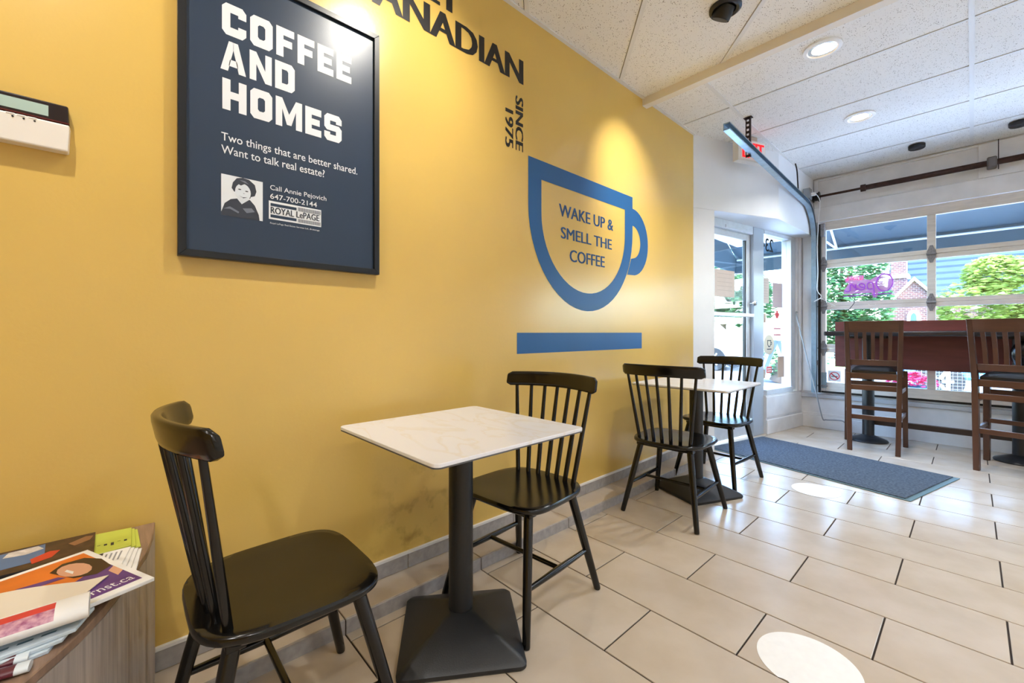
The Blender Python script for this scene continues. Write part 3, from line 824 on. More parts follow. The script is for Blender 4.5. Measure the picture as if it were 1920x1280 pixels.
# striped logo block
lg = MB()
la = (0.363, 0.533, 1.433, 1.495)
def lp(a, b, w): return pl(la[0] + a * (la[1] - la[0]), la[2] + b * (la[3] - la[2]), w)
def lr(a0, a1, b0, b1, w, mi): lg.add([lp(a0, b0, w), lp(a1, b0, w), lp(a1, b1, w), lp(a0, b1, w)], [(0, 1, 2, 3)], mi)
lr(0, 1, 0, 1, 0.0004, 0)
lr(0.03, 0.51, 0.72, 0.88, 0.0008, 1); lr(0.03, 0.51, 0.10, 0.26, 0.0008, 1)
for i in range(22):
    a = 0.54 + i * 0.0205
    lr(a, a + 0.011, 0.70, 0.92, 0.0008, 1); lr(a, a + 0.011, 0.06, 0.26, 0.0008, 1)
lg.build('logo_block', [LW, MATS['slate_print']], pst)
text('lettering_line', 'ROYAL LePAGE', pm('print_navy', (36, 46, 62), rough=0.5), lambda u, v, w: pl(u, v, w), (0.369, 0.526, 1.453, 1.475), pst, thick=0.0006)
text('lettering_line', 'Royal LePage Real Estate Services Ltd., Brokerage', LW, pl, (0.367, 0.527, 1.4155, 1.4225), pst)

# ------------------------------------------------------------------ wall keypad
kp = thing('alarm_keypad', 'white wall keypad with a small display left of the poster', 'keypad', (WX, -0.185, 1.517))
def kf(a, b, c): return (c, a, b)
MB().prism([(-0.10, 0), (0.080, 0), (0.083, 0.07), (-0.10, 0.07)], 0, 0.034, fn=kf).build('cover', pm('keypad_ivory', (234, 228, 220), rough=0.4), kp, bevel=0.004, seg=2)
MB().prism([(-0.10, 0.071), (0.082, 0.071), (0.080, 0.120), (-0.10, 0.120)], 0, 0.030, fn=kf).build('visor', pm('keypad_dark_visor', (40, 32, 34), rough=0.12), kp, bevel=0.004, seg=2)
MB().prism([(-0.09, 0.082), (0.045, 0.082), (0.045, 0.109), (-0.09, 0.109)], 0.029, 0.0308, fn=kf).build('display', pm('lcd_green', (176, 200, 192), rough=0.25), kp)
MB().prism([(-0.10, 0.0715), (0.082, 0.0715), (0.082, 0.0745), (-0.10, 0.0745)], 0.029, 0.0345, fn=kf).build('red_stripe', pm('keypad_maroon', (92, 26, 24), rough=0.3), kp)
for a in (-0.018, 0.0, 0.018):
    MB().prism([(a - 0.007, 0.066), (a + 0.007, 0.066), (a + 0.007, 0.069), (a - 0.007, 0.069)], 0.033, 0.0352, fn=kf).build('button', PAPER, kp)
    MB().lathe([(0.0022, 0.0), (0.002, 0.0015)], (0.034, a + 0.004, 0.061), 8, axis='x').build('indicator', BLACK, kp)

# ------------------------------------------------------------------ dining chairs
def seat_mesh():
    mb = MB(); N = 56
    def outline(sc, k):
        pts = []
        for i in range(N):
            a = 2 * PI * i / N
            c, s = math.cos(a), math.sin(a)
            e = 2.0 / 4.2
            x = math.copysign(abs(c) ** e, c); y = math.copysign(abs(s) ** (e if s > 0 else 2.0 / 2.9), s)
            hw = 0.208 + (0.006 if y > 0 else -0.004) * abs(y)
            pts.append((x * hw * sc, 0.003 + y * 0.198 * sc))
        return pts
    rings = [(0.96, 0.408), (1.0, 0.416), (1.0, 0.426), (0.985, 0.432), (0.90, 0.4325), (0.70, 0.430), (0.45, 0.428), (0.2, 0.427)]
    for sc, z in rings:
        mb.v += [(x, y, z) for x, y in outline(sc, 0)]
    R = len(rings)
    for r in range(R - 1):
        for i in range(N):
            mb.f.append((r * N + i, r * N + (i + 1) % N, (r + 1) * N + (i + 1) % N, (r + 1) * N + i)); mb.m.append(0)
    mb.f.append(tuple(range(N - 1, -1, -1))); mb.m.append(0)
    mb.f.append(tuple((R - 1) * N + i for i in range(N))); mb.m.append(0)
    return mb
def rail_y(x): return -0.238 + 1.25 * x * x
def rail_mesh():
    mb = MB(); M = 28; K = 12
    for i in range(M + 1):
        x = -0.238 + 0.476 * i / M
        e = max(0.0, abs(x) - 0.222) / 0.016
        hh = 0.0325 - 0.010 * e * e
        th = 0.0115 - 0.003 * e * e
        zc = 0.8345 + 0.004 * (1 - (x / 0.238) ** 2)
        for k in range(K):
            a = 2 * PI * (k + 0.5) / K
            c, s = math.cos(a), math.sin(a)
            py = math.copysign(abs(c) ** 0.5, c) * th; pz = math.copysign(abs(s) ** 0.45, s) * hh
            mb.v.append((x, rail_y(x) + py - pz * 0.2, zc + pz))
    for i in range(M):
        for k in range(K):
            mb.f.append((i * K + k, i * K + (k + 1) % K, (i + 1) * K + (k + 1) % K, (i + 1) * K + k)); mb.m.append(0)
    mb.f.append(tuple(range(K))); mb.m.append(0)
    mb.f.append(tuple(M * K + k for k in range(K))); mb.m.append(0)
    return mb
def make_chair(label):
    t = thing('dining_chair', label, 'chair', (0, 0, 0), 0, 'black spindle-back dining chairs')
    seat_mesh().build('seat', BLACKWOOD, t, smooth=True, angle=60)
    rail_mesh().build('top_rail', BLACKWOOD, t, smooth=True, angle=60)
    for i in range(7):
        s = (i - 3) / 3
        b = Vector((0.148 * s, -0.158 + 0.022 * s * s, 0.425)); u = Vector((0.198 * s, rail_y(0.198 * s) + 0.004, 0.808))
        MB().tube([b, b.lerp(u, 0.3), b.lerp(u, 0.7), u], [0.0100, 0.0100, 0.0088, 0.0078], 10).build('spindle', BLACKWOOD, t, smooth=True)
    L = {}
    for sx in (-1, 1):
        for nm, yt, yb in (('b', -0.125, -0.218), ('f', 0.135, 0.232)):
            tp = Vector((0.142 * sx, yt, 0.412)); ft = Vector((0.214 * sx, yb, 0.0))
            L[(sx, nm)] = (tp, ft)
            MB().tube([tp, tp.lerp(ft, 0.5), tp.lerp(ft, 0.985), ft], [0.0175, 0.0165, 0.0135, 0.012], 14).build('leg', BLACKWOOD, t, smooth=True)
    mids = []
    for sx in (-1, 1):
        a = L[(sx, 'b')][0].lerp(L[(sx, 'b')][1], 0.60); b = L[(sx, 'f')][0].lerp(L[(sx, 'f')][1], 0.60)
        MB().tube([a, a.lerp(b, 0.5), b], [0.009, 0.0125, 0.009], 10).build('stretcher', BLACKWOOD, t, smooth=True)
        mids.append(a.lerp(b, 0.5))
    MB().tube(mids, 0.009, 10).build('stretcher', BLACKWOOD, t, smooth=True)
    for y in (-0.125, 0.135):
        B(-0.165, 0.165, y - 0.02, y + 0.02, 0.388, 0.412).build('seat_batten', BLACKWOOD, t, bevel=0.003)
    return t
chair = make_chair('black spindle-back chair nearest the magazine cabinet')
chairs = [((-1.192, 0.297), 0.0, None),
          ((-1.232, 1.195), 180 + 5, 'black spindle-back chair tucked under the far side of the nearer table'),
          ((-1.196, 2.405), 3.5, 'black spindle-back chair with its back to us at the farther table'),
          ((-1.258, 3.21), 180 - 3.0, 'black spindle-back chair nearest the entrance door')]
for (x, y), r, lab in chairs:
    o = chair if lab is None else copy_tree(chair)
    if lab: o['label'] = lab
    o.location = (x, y, 0); o.rotation_euler = (0, 0, math.radians(r))

# ------------------------------------------------------------------ cafe tables
MARBLE = pm('white_marble_laminate', (240, 240, 240), rough=0.22)
def marble():
    nt = MARBLE.node_tree; b = nt.nodes['Principled BSDF']
    tc = nt.nodes.new('ShaderNodeTexCoord'); mp = nt.nodes.new('ShaderNodeMapping')
    mp.inputs['Rotation'].default_value = (0, 0, 0.9); mp.inputs['Scale'].default_value = (1.0, 2.6, 1)
    n = nt.nodes.new('ShaderNodeTexNoise'); n.inputs['Scale'].default_value = 2.2; n.inputs['Detail'].default_value = 7; n.inputs['Distortion'].default_value = 1.2
    nt.links.new(tc.outputs['Object'], mp.inputs[0]); nt.links.new(mp.outputs[0], n.inputs['Vector'])
    r = nt.nodes.new('ShaderNodeValToRGB')
    e = r.color_ramp.elements
    e[0].position = 0.0; e[0].color = srgb(240, 243, 250)
    e[1].position = 1.0; e[1].color = srgb(240, 243, 250)
    for p, c in ((0.47, (240, 242, 249)), (0.50, (236, 234, 232)), (0.53, (240, 243, 250))):
        q = e.new(p); q.color = srgb(*c)
    nt.links.new(n.outputs[0], r.inputs[0]); nt.links.new(r.outputs[0], b.inputs['Base Color'])
marble()
def rsq(h, r, n=6):
    p = []
    for cx_, cy_, a0 in ((h - r, h - r, 0), (-h + r, h - r, PI / 2), (-h + r, -h + r, PI), (h - r, -h + r, 1.5 * PI)):
        for i in range(n + 1):
            a = a0 + PI / 2 * i / n
            p.append((cx_ + r * math.cos(a), cy_ + r * math.sin(a)))
    return p
def make_table(label, base_rot):
    t = thing('cafe_table', label, 'table', (0, 0, 0), 0, 'square marble-look cafe tables')
    tt = MB().prism(rsq(0.305, 0.022), 0.709, 0.720).build('tabletop', MARBLE, t, bevel=0.0015)
    MB().prism(rsq(0.3045, 0.022), 0.7055, 0.709).build('edge_core', pm('dark_table_edge', (92, 92, 96), rough=0.5), tt)
    MB().lathe([(0.042, 0.08), (0.042, 0.69), (0.042, 0.70)], (0, 0, 0), 28).build('column', BLACKMETAL, t, smooth=True)
    MB().box(-0.16, 0.16, -0.16, 0.16, 0.698, 0.7055).build('mount_plate', BLACKMETAL, t, bevel=0.002)
    mb = MB(); lv = [(0.196, 0.0, 0.02), (0.200, 0.006, 0.022), (0.200, 0.016, 0.022), (0.190, 0.027, 0.022), (0.056, 0.092, 0.012), (0.045, 0.096, 0.012)]
    rings = [[(a, b, z) for a, b in rsq(h, r, 4)] for h, z, r in lv]
    K = len(rings[0])
    for rg in rings: mb.v += rg
    for r in range(len(rings) - 1):
        for i in range(K):
            mb.f.append((r * K + i, r * K + (i + 1) % K, (r + 1) * K + (i + 1) % K, (r + 1) * K + i)); mb.m.append(0)
    mb.f.append(tuple(range(K - 1, -1, -1))); mb.m.append(0)
    mb.f.append(tuple((len(rings) - 1) * K + i for i in range(K))); mb.m.append(0)
    b = mb.build('base', BLACKMETAL, t, smooth=True, angle=30)
    b.rotation_euler = (0, 0, base_rot)
    return t
t1 = make_table('white marble-look cafe table nearest the viewer, black pyramid foot', math.radians(-35))
t1.location = (-1.207, 0.868, 0); t1.rotation_euler = (0, 0, math.radians(1.0))
t2 = copy_tree(t1)
t2['label'] = 'white marble-look cafe table farther back, nearer the entrance'
[c for c in t2.children if c.name.startswith('base')][0].rotation_euler = (0, 0, math.radians(-25))
t2.location = (-1.238, 2.80, 0); t2.rotation_euler = (0, 0, math.radians(1.5))

# ------------------------------------------------------------------ door mat and floor stickers
A_ = Vector((-0.257, 3.594)); ex1 = Vector((-0.972, 0.235)).normalized(); ey1 = Vector((0.2, 0.826)).normalized()
mat_o = thing('door_mat', 'long blue-grey carpet mat lying before the entrance door', 'mat', (A_.x, A_.y, 0))
def mat_poly(u0, u1, v0, v1): return [tuple(ex1 * a + ey1 * b) for a, b in ((u0, v0), (u1, v0), (u1, v1), (u0, v1))]
MB().prism(mat_poly(0, 1.42, 0, 0.85), 0.0003, 0.006).build('rubber_border', pm('mat_rubber', (92, 118, 124), rough=0.6), mat_o, bevel=0.002)
MB().prism(mat_poly(0.03, 1.40, 0.015, 0.835), 0.005, 0.012).build('carpet_pile', pm('mat_carpet', (84, 94, 104), rough=0.95, second=(50, 60, 72), vscale=70, bump=0.8, bscale=120), mat_o, bevel=0.003)
def sticker(cx_, cy_, r, label, worn):
    p = []
    for i in range(72):
        a = 2 * PI * i / 72
        rr = r
        if worn and -1.9 < (a if a < PI else a - 2 * PI) < 0.0: rr = r * (1 + 0.10 * random.uniform(-1, 0.2))
        p.append((rr * math.cos(a), rr * math.sin(a)))
    o = MB().prism(p, 0.0003, 0.0011).build('floor_sticker', pm('worn_white_sticker', (244, 244, 242), rough=0.55, var=0.03, vscale=30))
    o.location = (cx_, cy_, 0)
    tag(o, label, 'floor sticker', 'round white floor stickers')
sticker(-0.352, 1.598, 0.140, 'round white floor sticker in the foreground with a torn edge', True)
sticker(-0.705, 3.40, 0.135, 'round white floor sticker beside the carpet mat', False)

# ------------------------------------------------------------------ window bar and stools
bar = thing('window_bar', 'tall bar counter with a mahogany panel standing along the overhead door', 'bar counter', (0.45, 5.3, 0))
B(-1.44, 1.45, -0.22, 0.19, 1.022, 1.066).build('counter_top', pm('dark_counter_laminate', (44, 42, 46), rough=0.25), bar, bevel=0.012, seg=2)
B(-1.42, 1.43, 0.195, 0.215, 0.700, 1.166).build('back_panel', REDWOOD, bar, bevel=0.002)
for x in (-1.135, -0.18, 0.85):
    MB().lathe([(0.047, 0.05), (0.047, 1.0)], (x, 0.06, 0), 24).build('post', BLACKMETAL, bar, smooth=True)
    MB().lathe([(0.150, 0.0), (0.153, 0.008), (0.146, 0.018), (0.09, 0.04), (0.055, 0.055), (0.046, 0.06)], (x, 0.06, 0), 36).build('foot_plate', BLACKMETAL, bar, smooth=True)
    B(x - 0.15, x + 0.15, -0.08, 0.18, 1.0, 1.022).build('mount_plate', BLACKMETAL, bar)
B(-1.135, 0.85, 0.10, 0.15, 0.155, 0.205).build('foot_rail', pm('dark_foot_rail', (50, 36, 30), rough=0.35), bar, bevel=0.004)

def post(mb, p0, p1, w0, d0, w1, d1):
    v = []
    for p, w, d in ((p0, w0, d0), (p1, w1, d1)):
        v += [(p[0] - w / 2, p[1] - d / 2, p[2]), (p[0] + w / 2, p[1] - d / 2, p[2]), (p[0] + w / 2, p[1] + d / 2, p[2]), (p[0] - w / 2, p[1] + d / 2, p[2])]
    return mb.add(v, [(3, 2, 1, 0), (4, 5, 6, 7), (0, 1, 5, 4), (1, 2, 6, 5), (2, 3, 7, 6), (3, 0, 4, 7)])
def make_stool(label):
    t = thing('bar_stool', label, 'bar stool', (0, 0, 0), 0, 'brown wooden slat-back bar stools')
    for s in (-1, 1):
        mb = MB()
        post(mb, (s * 0.160, -0.012, 0), (s * 0.172, 0.0, 0.70), 0.036, 0.036, 0.036, 0.042)
        post(mb, (s * 0.172, 0.0, 0.70), (s * 0.180, -0.095, 1.155), 0.036, 0.042, 0.032, 0.028)
        mb.build('back_post', BROWN, t, bevel=0.003)
        post(MB(), (s * 0.212, 0.435, 0), (s * 0.205, 0.415, 0.70), 0.036, 0.036, 0.042, 0.042).build('front_leg', BROWN, t, bevel=0.003)
        post(MB(), (s * 0.185, 0.02, 0.35), (s * 0.185, 0.02, 0.351), 0.01, 0.01, 0.01, 0.01)
        for z0_, z1_ in ((0.29, 0.325), (0.52, 0.555)):
            MB().add([(s * 0.158, 0.005, z0_), (s * 0.178, 0.005, z0_), (s * 0.217, 0.42, z0_), (s * 0.197, 0.42, z0_), (s * 0.158, 0.005, z1_), (s * 0.178, 0.005, z1_), (s * 0.217, 0.42, z1_), (s * 0.197, 0.42, z1_)],
                     [(3, 2, 1, 0), (4, 5, 6, 7), (0, 1, 5, 4), (1, 2, 6, 5), (2, 3, 7, 6), (3, 0, 4, 7)]).build('side_stretcher', BROWN, t, bevel=0.002)
    B(-0.155, 0.155, -0.018, 0.004, 0.285, 0.325).build('back_stretcher', BROWNH, t, bevel=0.002)
    B(-0.155, 0.155, -0.014, 0.008, 0.545, 0.590).build('back_stretcher', BROWNH, t, bevel=0.002)
    B(-0.195, 0.195, 0.41, 0.435, 0.315, 0.350).build('front_stretcher', BROWNH, t, bevel=0.002)
    B(-0.19, 0.19, 0.405, 0.43, 0.545, 0.59).build('front_stretcher', BROWNH, t, bevel=0.002)
    # apron round the seat
    MB().prism([(-0.156, -0.015), (0.156, -0.015), (0.20, 0.425), (-0.20, 0.425)], 0.642, 0.695).build('seat_apron', BROWNH, t, bevel=0.004)
    mb = MB(); sh = [(-0.150, 0.006), (0.150, 0.006), (0.205, 0.445), (-0.205, 0.445)]
    N = 10
    for j in range(N + 1):
        for i in range(N + 1):
            u, v_ = i / N, j / N
            x = (sh[0][0] * (1 - u) + sh[1][0] * u) * (1 - v_) + (sh[3][0] * (1 - u) + sh[2][0] * u) * v_
            y = 0.006 + 0.439 * v_
            d = min(u, 1 - u, v_, 1 - v_)
            mb.v.append((x, y, 0.715 + 0.042 * min(1, (d * 5)) ** 0.5))
    for j in range(N):
        for i in range(N):
            a = j * (N + 1) + i
            mb.f.append((a, a + 1, a + N + 2, a + N + 1)); mb.m.append(0)
    o_ = len(mb.v)
    mb.prism(sh, 0.695, 0.7155)
    mb.build('seat_cushion', LEATHER, t, smooth=True, angle=70)
    # curved rails and slats of the back
    def bx(z): return -0.095 * (z - 0.70) / 0.455
    def curved(name, z0_, z1_, hw, th, mat):
        mb = MB(); M = 10
        for i in range(M + 1):
            x = -hw + 2 * hw * i / M
            bow = -0.022 * (1 - (x / hw) ** 2)
            for dy, z in ((-th / 2, z0_), (th / 2, z0_), (th / 2, z1_), (-th / 2, z1_)):
                mb.v.append((x, bx(z) + bow + dy, z))
        for i in range(M):
            for k in range(4):
                mb.f.append((i * 4 + k, i * 4 + (k + 1) % 4, (i + 1) * 4 + (k + 1) % 4, (i + 1) * 4 + k)); mb.m.append(0)
        mb.f += [(0, 1, 2, 3), tuple(M * 4 + k for k in range(4))]; mb.m += [0, 0]
        return mb.build(name, mat, t, bevel=0.002)
    curved('top_rail', 1.055, 1.153, 0.168, 0.024, BROWNH)
    curved('lower_rail', 0.765, 0.815, 0.160, 0.022, BROWNH)
    for i in range(5):
        x = (i - 2) * 0.054
        bow0 = -0.022 * (1 - (x / 0.16) ** 2)
        mb = MB(); M = 6
        for j in range(M + 1):
            z = 0.812 + (1.058 - 0.812) * j / M
            w = 0.0125; y = bx(z) + bow0 + 0.012 * math.sin(PI * j / M)
            mb.v += [(x * (1 + 0.05 * j / M) - w, y - 0.006, z), (x * (1 + 0.05 * j / M) + w, y - 0.006, z), (x * (1 + 0.05 * j / M) + w, y + 0.006, z), (x * (1 + 0.05 * j / M) - w, y + 0.006, z)]
        for j in range(M):
            for k in range(4):
                mb.f.append((j * 4 + k, j * 4 + (k + 1) % 4, (j + 1) * 4 + (k + 1) % 4, (j + 1) * 4 + k)); mb.m.append(0)
        mb.f += [(0, 1, 2, 3), tuple(M * 4 + k for k in range(4))]; mb.m += [0, 0]
        mb.build('slat', BROWN, t)
    return t
st1 = make_stool('brown slat-back bar stool at the end of the bar, seen from behind')
st1.location = (-0.585, 4.845, 0); st1.rotation_euler = (0, 0, math.radians(5))
st2 = copy_tree(st1)
st2['label'] = 'brown slat-back bar stool cut by the right edge of the picture'
st2.location = (0.185, 4.78, 0); st2.rotation_euler = (0, 0, math.radians(-14))
# dark bag under the counter behind the second stool
mb = MB(); N = 20
for j in range(9):
    f = j / 8; z = 0.775 + 0.212 * f; s = (math.sin(PI * (0.10 + 0.80 * f))) ** 0.4
    for i in range(N):
        a = 2 * PI * i / N; w = 1 + 0.06 * math.sin(5 * a + 3 * f)
        mb.v.append((0.17 * s * w * math.copysign(abs(math.cos(a)) ** 0.7, math.cos(a)), 0.075 * s * w * math.sin(a), z))
for j in range(8):
    for i in range(N):
        mb.f.append((j * N + i, j * N + (i + 1) % N, (j + 1) * N + (i + 1) % N, (j + 1) * N + i)); mb.m.append(0)
mb.f += [tuple(range(N)), tuple(8 * N + i for i in range(N))]; mb.m += [0, 0]
bagt = thing('bag', 'glossy black bag hung below the counter behind the right stool', 'bag', (0.37, 5.205, 0))
mb.build('body', pm('glossy_black_nylon', (16, 18, 22), rough=0.22, bump=0.5, bscale=18), bagt, smooth=True, angle=80)
MB().tube([(-0.08, 0, 0.975), (-0.07, 0, 1.012), (0.07, 0, 1.012), (0.08, 0, 0.975)], 0.008, 8).build('handle', BLACK, bagt)

# ------------------------------------------------------------------ cabinet with magazines
CABW = pm('grey_oak_laminate', (176, 164, 154), rough=0.45, var=0.26, vscale=16, stretch=(6, 6, 0.25), detail=8)
CABT = pm('brown_oak_laminate', (150, 122, 102), rough=0.4, var=0.3, vscale=12, stretch=(0.6, 8, 1), detail=8)
TOPZ = 0.496
cab = thing('magazine_cabinet', 'low wood-grain cabinet with a curved side holding leaflets against the yellow wall', 'cabinet', (-1.3, -0.4, 0))
edge = [(WX + 0.014, 0.069), (-1.52, 0.061), (-1.413, 0.045), (-1.29, 0.012), (-1.175, -0.027), (-1.116, -0.052), (-1.061, -0.083), (-1.005, -0.118), (-0.95, -0.162), (-0.90, -0.22), (-0.865, -0.29), (-0.85, -0.37), (-0.85, -0.95)]
plan = edge + [(WX + 0.014, -0.95)]
loc_ = [(a + 1.3, b + 0.4) for a, b in plan]
def shrink(poly, d): # crude inset towards the middle of the plan
    cx_ = sum(p[0] for p in poly) / len(poly); cy_ = sum(p[1] for p in poly) / len(poly)
    out = []
    for p in poly:
        v_ = Vector((cx_ - p[0], cy_ - p[1])); out.append((p[0] + v_.x / v_.length * d, p[1] + v_.y / v_.length * d))
    return out
lo2 = [(a, b) if a < -0.30 else (a, b) for a, b in loc_]
MB().prism([(max(a, WX + 1.3 + 0.15) if False else a, b) for a, b in lo2], CZ + 0.002, TOPZ - 0.018).build('body', CABW, cab, smooth=True, angle=50)
MB().prism(loc_, TOPZ - 0.018, TOPZ).build('top_board', CABT, cab, bevel=0.002)
MB().prism(shrink(loc_, 0.16), 0.0, CZ + 0.002).build('plinth', BLACK, cab)

def sheet(name, label, cat, corners, z, thick, mat, group=None, pages=None, sag=0.0):
    c = [Vector((x, y)) for x, y in corners]
    cen = sum(c, Vector((0, 0))) / 4
    t = thing(name, label, cat, (cen.x, cen.y, z), 0, group)
    P = [(p - cen) for p in c]
    MB().prism([tuple(p) for p in P], 0, thick).build('pages', pages or PAPER, t, bevel=min(0.001, thick / 3))
    return t, P
def bil(P, a, b): return (P[0] * (1 - a) + P[1] * a) * (1 - b) + (P[3] * (1 - a) + P[2] * a) * b
def patch(t, P, poly, z, mat, name):
    mb = MB(); mb.add([(*bil(P, a, b), z) for a, b in poly], [tuple(range(len(poly)))])
    return mb.build(name, mat, t)
def rect(a0, a1, b0, b1): return [(a0, b0), (a1, b0), (a1, b1), (a0, b1)]
Z0 = TOPZ + 0.0003
# dark brochure stack along the wall: corners run left-back, right-back, right-front, left-front
DKS = []
for i in range(3):
    dx = 0.004 * i
    t, P = sheet('brochure', ('dark food brochure lying lowest in its stack along the wall', 'dark food brochure in the middle of its stack along the wall', 'dark food brochure with red and blue pictures, topmost of its stack')[i], 'brochure',
                 [(-1.590, -0.36 + dx), (-1.585, -0.062 + dx), (-1.445 + dx, -0.060 + dx), (-1.45 + dx, -0.36 + dx)], Z0 + i * 0.0062, 0.006, PAPER, 'dark brochures along the wall', pages=INK)
patch(t, P, rect(0, 1, 0, 1), 0.0062, pm('brochure_brown', (84, 58, 44), rough=0.35, var=0.6, vscale=40, second=(30, 22, 20)), 'cover_print')
patch(t, P, [(0.44, 0.1), (0.70, 0.05), (0.72, 0.75), (0.40, 0.8)], 0.0065, pm('brochure_blue', (84, 116, 160), rough=0.35), 'sky_print')
patch(t, P, [(0.50, 0.10), (0.66, 0.08), (0.70, 0.26), (0.60, 0.36), (0.48, 0.30)], 0.0067, pm('brochure_white', (214, 208, 204), rough=0.4, var=0.3, vscale=60), 'cream_print')
patch(t, P, [(0.64, 0.62), (0.74, 0.45), (0.80, 0.50), (0.76, 0.74), (0.66, 0.84)], 0.0067, pm('brochure_red', (206, 62, 40), rough=0.35), 'red_print')
patch(t, P, [(0.84, 0.30), (0.94, 0.12), (0.99, 0.16), (0.97, 0.34), (0.88, 0.46)], 0.0067, pm('brochure_tan', (140, 98, 66), rough=0.35), 'tan_print')
# yellow-green cards
for i in range(3):
    s = 0.006 * (2 - i)
    t, P = sheet('leaflet', ('yellow-green leaflet, lowest of its small stack by the wall', 'yellow-green leaflet, middle of its small stack by the wall', 'yellow-green leaflet with fine print, topmost of its stack')[i], 'leaflet',
                 [(-1.585, -0.058 + s), (-1.575, 0.018 + s), (-1.445, 0.016 + s * 1.5), (-1.440, -0.056 + s)], Z0 + i * 0.0042, 0.004, PAPER, 'yellow-green leaflets', pages=pm('lime_card', (196, 206, 84), rough=0.5))
for k in range(5):
    patch(t, P, rect(0.12 + 0.17 * k, 0.20 + 0.17 * k, 0.62, 0.64 + 0.06 * (k % 3)), 0.0041, INK, 'print_line')
# white slips
for i in range(4):
    s = 0.007 * i
    t, P = sheet('paper_slip', ('white printed slip, lowest of the pile by the leaflets', 'white printed slip second from the bottom of the pile', 'white printed slip second from the top of the pile', 'white printed slip on top of the pile by the leaflets')[i], 'paper',
                 [(-1.435, -0.055 - s), (-1.432, 0.036 - s), (-1.300 + s, 0.022 - s * 1.6), (-1.315 + s, -0.065 - s)], Z0 + i * 0.0036, 0.0032, PAPER, 'white printed slips')
for k in range(4):
    patch(t, P, rect(0.52 + 0.1 * k, 0.56 + 0.1 * k, 0.10, 0.42), 0.0034, pm('faint_ink', (150, 152, 156), rough=0.6), 'print_line')
patch(t, P, rect(0.36, 0.46, 0.02, 0.20), 0.0034, INK, 'print_block')
# orange magazine
t, P = sheet('magazine', 'magazine with an orange and purple cover, its corner overhanging the cabinet', 'magazine',
             [(-1.338, -0.330), (-1.440, -0.062), (-1.180, 0.050), (-1.088, -0.212)], Z0 + 0.0212, 0.008, PAPER)
patch(t, P, rect(0.02, 0.955, 0.05, 0.62), 0.0082, pm('cover_orange', (226, 120, 42), rough=0.3, var=0.15, vscale=12), 'orange_print')
patch(t, P, [(0.62, 0.62), (0.955, 0.40), (0.955, 0.93), (0.40, 0.93), (0.44, 0.62)], 0.0084, pm('cover_purple', (88, 48, 128), rough=0.3), 'purple_print')
patch(t, P, [(0.70, 0.22), (0.80, 0.13), (0.92, 0.16), (0.97, 0.30), (0.95, 0.50), (0.84, 0.56), (0.74, 0.48)], 0.0086, pm('cover_dark_hair', (52, 32, 26), rough=0.35), 'hair_print')
patch(t, P, [(0.80 + 0.085 * math.cos(2 * PI * k / 14), 0.33 + 0.15 * math.sin(2 * PI * k / 14)) for k in range(14)], 0.0088, pm('cover_skin', (222, 168, 138), rough=0.4), 'face_print')
patch(t, P, [(0.755, 0.30), (0.775, 0.28), (0.785, 0.36), (0.765, 0.40)], 0.0090, PAPER, 'smile_print')
patch(t, P, [(0.50, 0.30), (0.70, 0.36), (0.72, 0.42), (0.56, 0.40)], 0.0086, MATS['cover_purple'], 'sleeve_print')
patch(t, P, [(0.90, 0.58), (0.955, 0.52), (0.955, 0.66), (0.90, 0.72)], 0.0086, MATS['cover_skin'], 'hand_print')
pu = (P[1] - P[0]); pw_ = (P[2] - P[1])
text('lettering_line', 'dernst.ca', PAPER, lambda u, v, w: (*bil(P, u, v), 0.0088), (0.60, 0.93, 0.89, 0.80), t)
# open cream booklet over it, arched like a half-open page
ck = thing('booklet', 'cream open booklet curling up on the orange magazine', 'booklet', (-1.22, -0.12, Z0 + 0.0300))
mb = MB(); M = 14
for i in range(M + 1):
    u = i / M
    z = 0.016 * math.sin(PI * min(1, u * 1.15)) + 0.001
    for dz in (0, 0.0016):
        for sd in (0, 1):
            p = Vector((-0.065, -0.2)).lerp(Vector((-0.030, 0.098)), u) if sd == 0 else Vector((0.06, -0.2)).lerp(Vector((0.06, 0.045)), u)
            mb.v.append((p.x, p.y, z * (1 - 0.2 * sd) + dz))
for i in range(M):
    a, b = i * 4, (i + 1) * 4
    for q in ((a, a + 1, b + 1, b), (a + 2, b + 2, b + 3, a + 3), (a, b, b + 2, a + 2), (a + 1, a + 3, b + 3, b + 1)):
        mb.f.append(q); mb.m.append(0)
mb.f += [(0, 2, 3, 1), (M * 4, M * 4 + 1, M * 4 + 3, M * 4 + 2)]; mb.m += [0, 0]
mb.build('pages', pm('cream_paper', (228, 218, 200), rough=0.7), ck, smooth=True, angle=50)
# rolled newspaper with a red stripe
rl = thing('rolled_newspaper', 'rolled newspaper with a red stripe and a purple picture', 'newspaper', (-1.116, -0.046, 0.5405))
ax = Vector((0.012, -0.30, 0.0)).normalized()
mb = MB(); N = 20
sq = lambda a: (0.036 * math.cos(a), 0.0175 * math.sin(a))
mm = []
for i in range(8):
    for k in range(N):
        a = 2 * PI * k / N; c = sq(a)
        p = ax * (0.30 * i / 7); mb.v.append((p.x + c[0], p.y, p.z + c[1] - 0.0))
for i in range(7):
    for k in range(N):
        mi = 0
        if 4 <= k <= 5 and i >= 1: mi = 1
        if k in (1, 2, 3) and 1 <= i <= 3: mi = 2
        if k in (1, 2) and i >= 4: mi = 3
        mb.f.append((i * N + k, i * N + (k + 1) % N, (i + 1) * N + (k + 1) % N, (i + 1) * N + k)); mb.m.append(mi)
mb.f += [tuple(range(N)), tuple(7 * N + k for k in range(N))]; mb.m += [0, 0]
mb.build('paper_roll', [PAPER, pm('stripe_red', (214, 66, 62), rough=0.5), pm('picture_mauve', (158, 84, 124), rough=0.5, var=0.6, vscale=90, second=(222, 176, 190)), pm('print_teal', (80, 146, 178), rough=0.5)], rl, smooth=True, angle=70)
